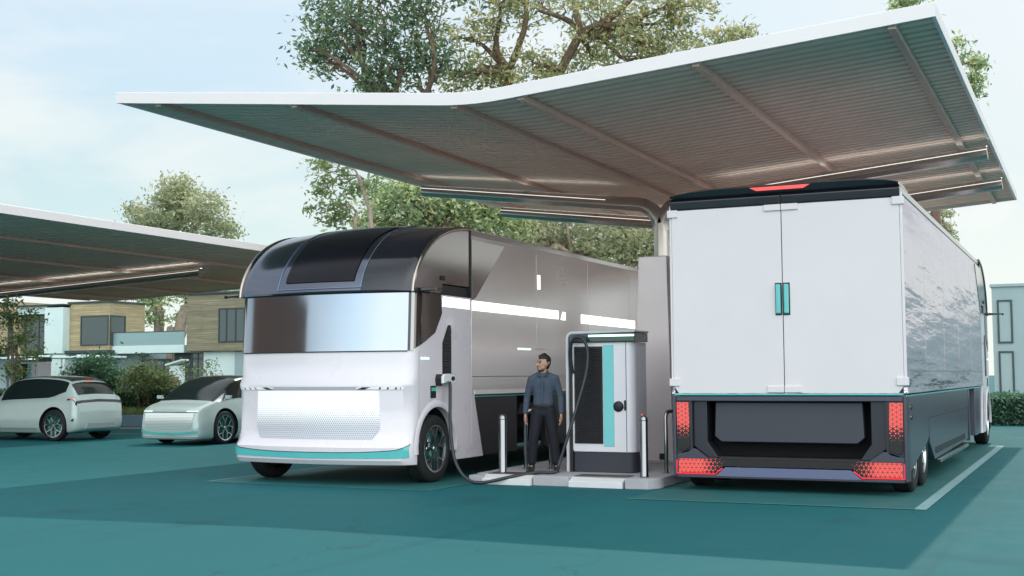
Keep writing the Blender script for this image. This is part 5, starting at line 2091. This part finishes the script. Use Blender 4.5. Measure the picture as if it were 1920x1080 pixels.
g = at(800, 720, 60)
tree('gum tree with shade toned leaves and the leftmost crown above the canopy', (g.x, g.y, 0), [tuple(at(800, 175, 60)), tuple(at(735, 190, 60))],
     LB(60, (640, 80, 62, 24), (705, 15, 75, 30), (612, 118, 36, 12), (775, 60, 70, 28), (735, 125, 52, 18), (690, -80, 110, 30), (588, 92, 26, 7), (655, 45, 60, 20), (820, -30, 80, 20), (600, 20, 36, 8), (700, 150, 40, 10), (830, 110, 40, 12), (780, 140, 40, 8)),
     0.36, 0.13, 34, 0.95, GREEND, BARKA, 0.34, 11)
g = at(1010, 720, 62)
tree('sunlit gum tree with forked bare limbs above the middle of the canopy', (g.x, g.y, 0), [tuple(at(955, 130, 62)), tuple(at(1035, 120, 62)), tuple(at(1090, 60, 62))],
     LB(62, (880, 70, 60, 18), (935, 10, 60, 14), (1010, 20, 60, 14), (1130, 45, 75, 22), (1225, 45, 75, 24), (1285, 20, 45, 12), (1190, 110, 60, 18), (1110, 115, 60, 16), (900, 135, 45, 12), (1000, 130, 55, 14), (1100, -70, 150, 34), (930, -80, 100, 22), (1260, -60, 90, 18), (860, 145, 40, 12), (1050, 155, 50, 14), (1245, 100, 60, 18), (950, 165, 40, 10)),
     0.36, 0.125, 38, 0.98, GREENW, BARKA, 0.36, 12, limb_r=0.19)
g = at(1350, 720, 54)
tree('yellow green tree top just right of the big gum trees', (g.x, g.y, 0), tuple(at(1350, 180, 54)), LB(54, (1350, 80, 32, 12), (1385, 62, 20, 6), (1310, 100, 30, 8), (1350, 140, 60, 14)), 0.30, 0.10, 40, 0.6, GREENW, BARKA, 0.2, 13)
g = at(655, 720, 40)
tree('slender young tree with thin pale foliage left of the dense trees', (g.x, g.y, 0), [tuple(at(672, 330, 40)), tuple(at(668, 400, 40))],
     LB(40, (625, 325, 26, 7), (608, 350, 18, 5), (640, 385, 22, 6), (600, 385, 14, 3), (632, 415, 20, 5), (690, 350, 24, 5), (600, 312, 14, 3), (655, 345, 24, 5)), 0.22, 0.085, 30, 0.42, GREENP, BARKB, 0.10, 14, limb_r=0.035)
g = at(800, 720, 47)
tree('dense dark green tree behind the black truck roof', (g.x, g.y, 0), tuple(at(820, 430, 47)),
     LB(47, (730, 385, 48, 20), (790, 375, 50, 22), (850, 390, 52, 24), (905, 410, 50, 22), (700, 415, 36, 12), (770, 430, 50, 18), (860, 440, 55, 20), (960, 420, 40, 12), (930, 385, 30, 8), (820, 360, 40, 12), (740, 350, 30, 8), (900, 380, 40, 14)), 0.28, 0.10, 44, 0.75, GREENM, BARKA, 0.30, 15)
g = at(1090, 720, 51)
tree('bushy yellow green tree seen between truck roof and post', (g.x, g.y, 0), tuple(at(1090, 500, 51)),
     LB(51, (1000, 440, 46, 20), (1060, 455, 52, 24), (1120, 445, 52, 24), (1180, 460, 52, 24), (1225, 440, 46, 16), (960, 455, 36, 12), (1140, 500, 55, 18), (1210, 500, 50, 16), (1060, 415, 36, 10), (980, 420, 40, 14), (1130, 420, 46, 14), (1200, 425, 46, 16), (1030, 480, 50, 16)), 0.28, 0.10, 44, 0.78, GREENO, BARKB, 0.32, 16)
g = at(335, 720, 104)
tree('round olive tree rising above the left canopy roof', (g.x, g.y, 0), tuple(at(338, 480, 104)),
     LB(104, (340, 385, 46, 26), (298, 405, 42, 22), (385, 395, 38, 18), (268, 425, 32, 12), (342, 350, 28, 12), (412, 430, 28, 10), (330, 440, 60, 26), (255, 395, 16, 4)), 0.46, 0.20, 60, 1.3, GREENO, BARKB, 0.35, 17)
g = at(318, 690, 92)
tree('old gum tree with pale twisting limbs between the two houses', (g.x, g.y, 0), [tuple(at(322, 615, 92)), tuple(at(300, 580, 92)), tuple(at(348, 575, 92))],
     LB(92, (295, 558, 22, 10), (345, 552, 22, 10), (275, 585, 16, 6), (345, 598, 15, 6), (378, 548, 26, 10), (318, 540, 26, 10), (435, 528, 26, 10), (252, 545, 24, 10), (300, 600, 12, 4), (400, 520, 30, 10), (350, 520, 30, 10)), 0.38, 0.16, 34, 0.85, GREENM, BARKB, 0.55, 18, limb_r=0.22)
g = at(28, 740, 42)
tree('slim young tree at the far left beside the street lamp', (g.x, g.y, 0), [tuple(at(30, 640, 42)), tuple(at(20, 590, 42))],
     LB(42, (18, 600, 24, 9), (46, 635, 20, 8), (12, 650, 22, 8), (60, 600, 16, 6), (30, 690, 18, 6), (8, 570, 18, 5), (62, 665, 14, 4)), 0.16, 0.07, 40, 0.36, GREENM, BARKB, 0.07, 19, limb_r=0.03)
g = at(1765, 720, 49)
tree('leafy tree peeping out beyond the right end of the canopy', (g.x, g.y, 0), tuple(at(1760, 160, 49)),
     LB(49, (1832, 112, 15, 7), (1826, 150, 14, 7), (1795, 95, 36, 10), (1740, 70, 60, 14), (1690, 10, 16, 6), (1712, 2, 16, 5), (1700, 50, 50, 10), (1815, 170, 18, 5)), 0.24, 0.10, 44, 0.42, GREENM, BARKA, 0.25, 20)
g = at(1772, 700, 60)
tree('small tree top showing over the right truck roof edge', (g.x, g.y, 0), tuple(at(1770, 430, 60)), LB(60, (1770, 404, 10, 5), (1750, 420, 24, 8), (1790, 440, 20, 6)), 0.24, 0.10, 30, 0.4, GREENO, BARKA, 0.15, 21)


def shrub(label, u, v, D, lobes, lm, leafL, leafW, per, cr, seed, group='shrubs in the planting bed'):
    rng = np.random.default_rng(seed)
    g = at(u, v, D)
    B = np.array((g.x, g.y, 0.3))
    T = empty('shrub', tuple(B), 0, label, 'shrub', group)
    mb = MB()
    pts = []
    for c, rad, n in lobes:
        c = np.array(c)
        for i in range(n):
            uu = rng.normal(size=3)
            uu /= np.linalg.norm(uu)
            q = c + uu * rad * rng.uniform(0.2, 1.0) ** 0.6
            q[2] = max(q[2], 0.4)
            if i % 3 == 0:
                mb.tube([tuple(np.array(z_) - B) for z_ in bend(B + rng.normal(size=3) * np.array([.2, .2, 0]), q, rng, 0.08, 4)], lin(0.03, 0.008, 5), 5)
            pts.append(q + rng.normal(size=(int(per * rng.uniform(.6, 1.3)), 3)) * cr * 0.55)
    mb.build('stem', BARKA, T)
    leaves('foliage', np.concatenate(pts), leafL, leafW, lm, T, rng, -0.1, origin=B)
    return T


shrub('rounded green shrub behind the estate car', 178, 748, 58, LB(58, (180, 698, 34, 26), (150, 708, 26, 16), (212, 715, 26, 16), (180, 730, 44, 22), (140, 735, 24, 10)), GREENT, 0.22, 0.10, 46, 0.45, 31)
shrub('lighter yellow green shrub between the two parked cars', 272, 748, 56, LB(56, (272, 708, 28, 20), (250, 722, 26, 14), (305, 722, 24, 14), (275, 735, 36, 18), (330, 735, 18, 8)), GREENP, 0.20, 0.08, 44, 0.42, 32)
shrub('sparse leafy sapling behind the white electric car', 395, 730, 58, LB(58, (348, 690, 10, 4), (385, 688, 12, 5), (400, 700, 12, 4), (372, 712, 14, 5)), GREENP, 0.20, 0.09, 14, 0.35, 33)


def hedge(name, label, x0, x1, y0, y1, z0, z1, lm, n, seed, leafL=0.13):
    rng = np.random.default_rng(seed)
    T = empty(name, ((x0 + x1) / 2, (y0 + y1) / 2, z0), 0, label, 'hedge')
    B = np.array(T.location)
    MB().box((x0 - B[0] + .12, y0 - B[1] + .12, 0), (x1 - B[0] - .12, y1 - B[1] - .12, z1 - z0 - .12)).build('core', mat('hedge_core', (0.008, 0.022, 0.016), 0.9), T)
    p = np.stack([rng.uniform(x0, x1, n), rng.uniform(y0, y1, n), rng.uniform(z0, z1, n)], 1)
    k = rng.integers(0, 3, n)
    p[k == 0, 1] = y0 + np.abs(rng.normal(size=(k == 0).sum())) * 0.07
    p[k == 1, 2] = z1 + rng.normal(size=(k == 1).sum()) * 0.05
    p[k == 2, 1] = y0 + rng.uniform(0, .3, (k == 2).sum())
    leaves('foliage', p, leafL, leafL * 0.5, lm, T, rng, -0.2, origin=B)
    return T


hedge('hedge', 'long clipped dark hedge behind the kerb wall and the parked cars', -56, -30, 43.6, 45.0, 0.33, 1.18, GREENT, 16000, 41, 0.14)
hedge('hedge', 'clipped green hedge in front of the teal grey building at the right', -3.3, 10, 43.9, 45.2, 0.0, 0.98, GREENT, 9000, 42, 0.14)
rng = np.random.default_rng(5)
n = 9000
p = np.stack([rng.uniform(-52, -28, n), 35.3 + rng.uniform(0, 2.4, n) ** 1.2, 0.36 + rng.uniform(0, .2, n)], 1)
gr = leaves('grass', p, 0.26, 0.03, leaf_material('grass_blades', [(0.10, 0.17, 0.05), (0.16, 0.24, 0.07), (0.22, 0.28, 0.10)], 0.4), None, rng, -2.2)
tag(gr, 'tufts of bright green grass along the kerb wall', 'grass', kind='stuff')

# unseen trees added at the right for the right truck's metal flank to mirror
src = [o for o in C.objects if o.parent is None and o.get('label', '').startswith('leafy tree peeping')][0]
for k, (x, y, sc) in enumerate(((17, 33, 1.2), (25, 47, 1.3), (13, 58, 1.1))):
    c = copy_tree(src)
    c.location = (x, y, 0)
    c.scale = (sc, sc, sc * 0.9)
    c.rotation_euler = (0, 0, k * 2.1)
    tag(c, ('unseen leafy tree added nearest the right truck for its flank to mirror', 'unseen tall tree added in the middle of the right row for reflections', 'unseen tree added farthest off by the grey building for reflections')[k], 'tree')
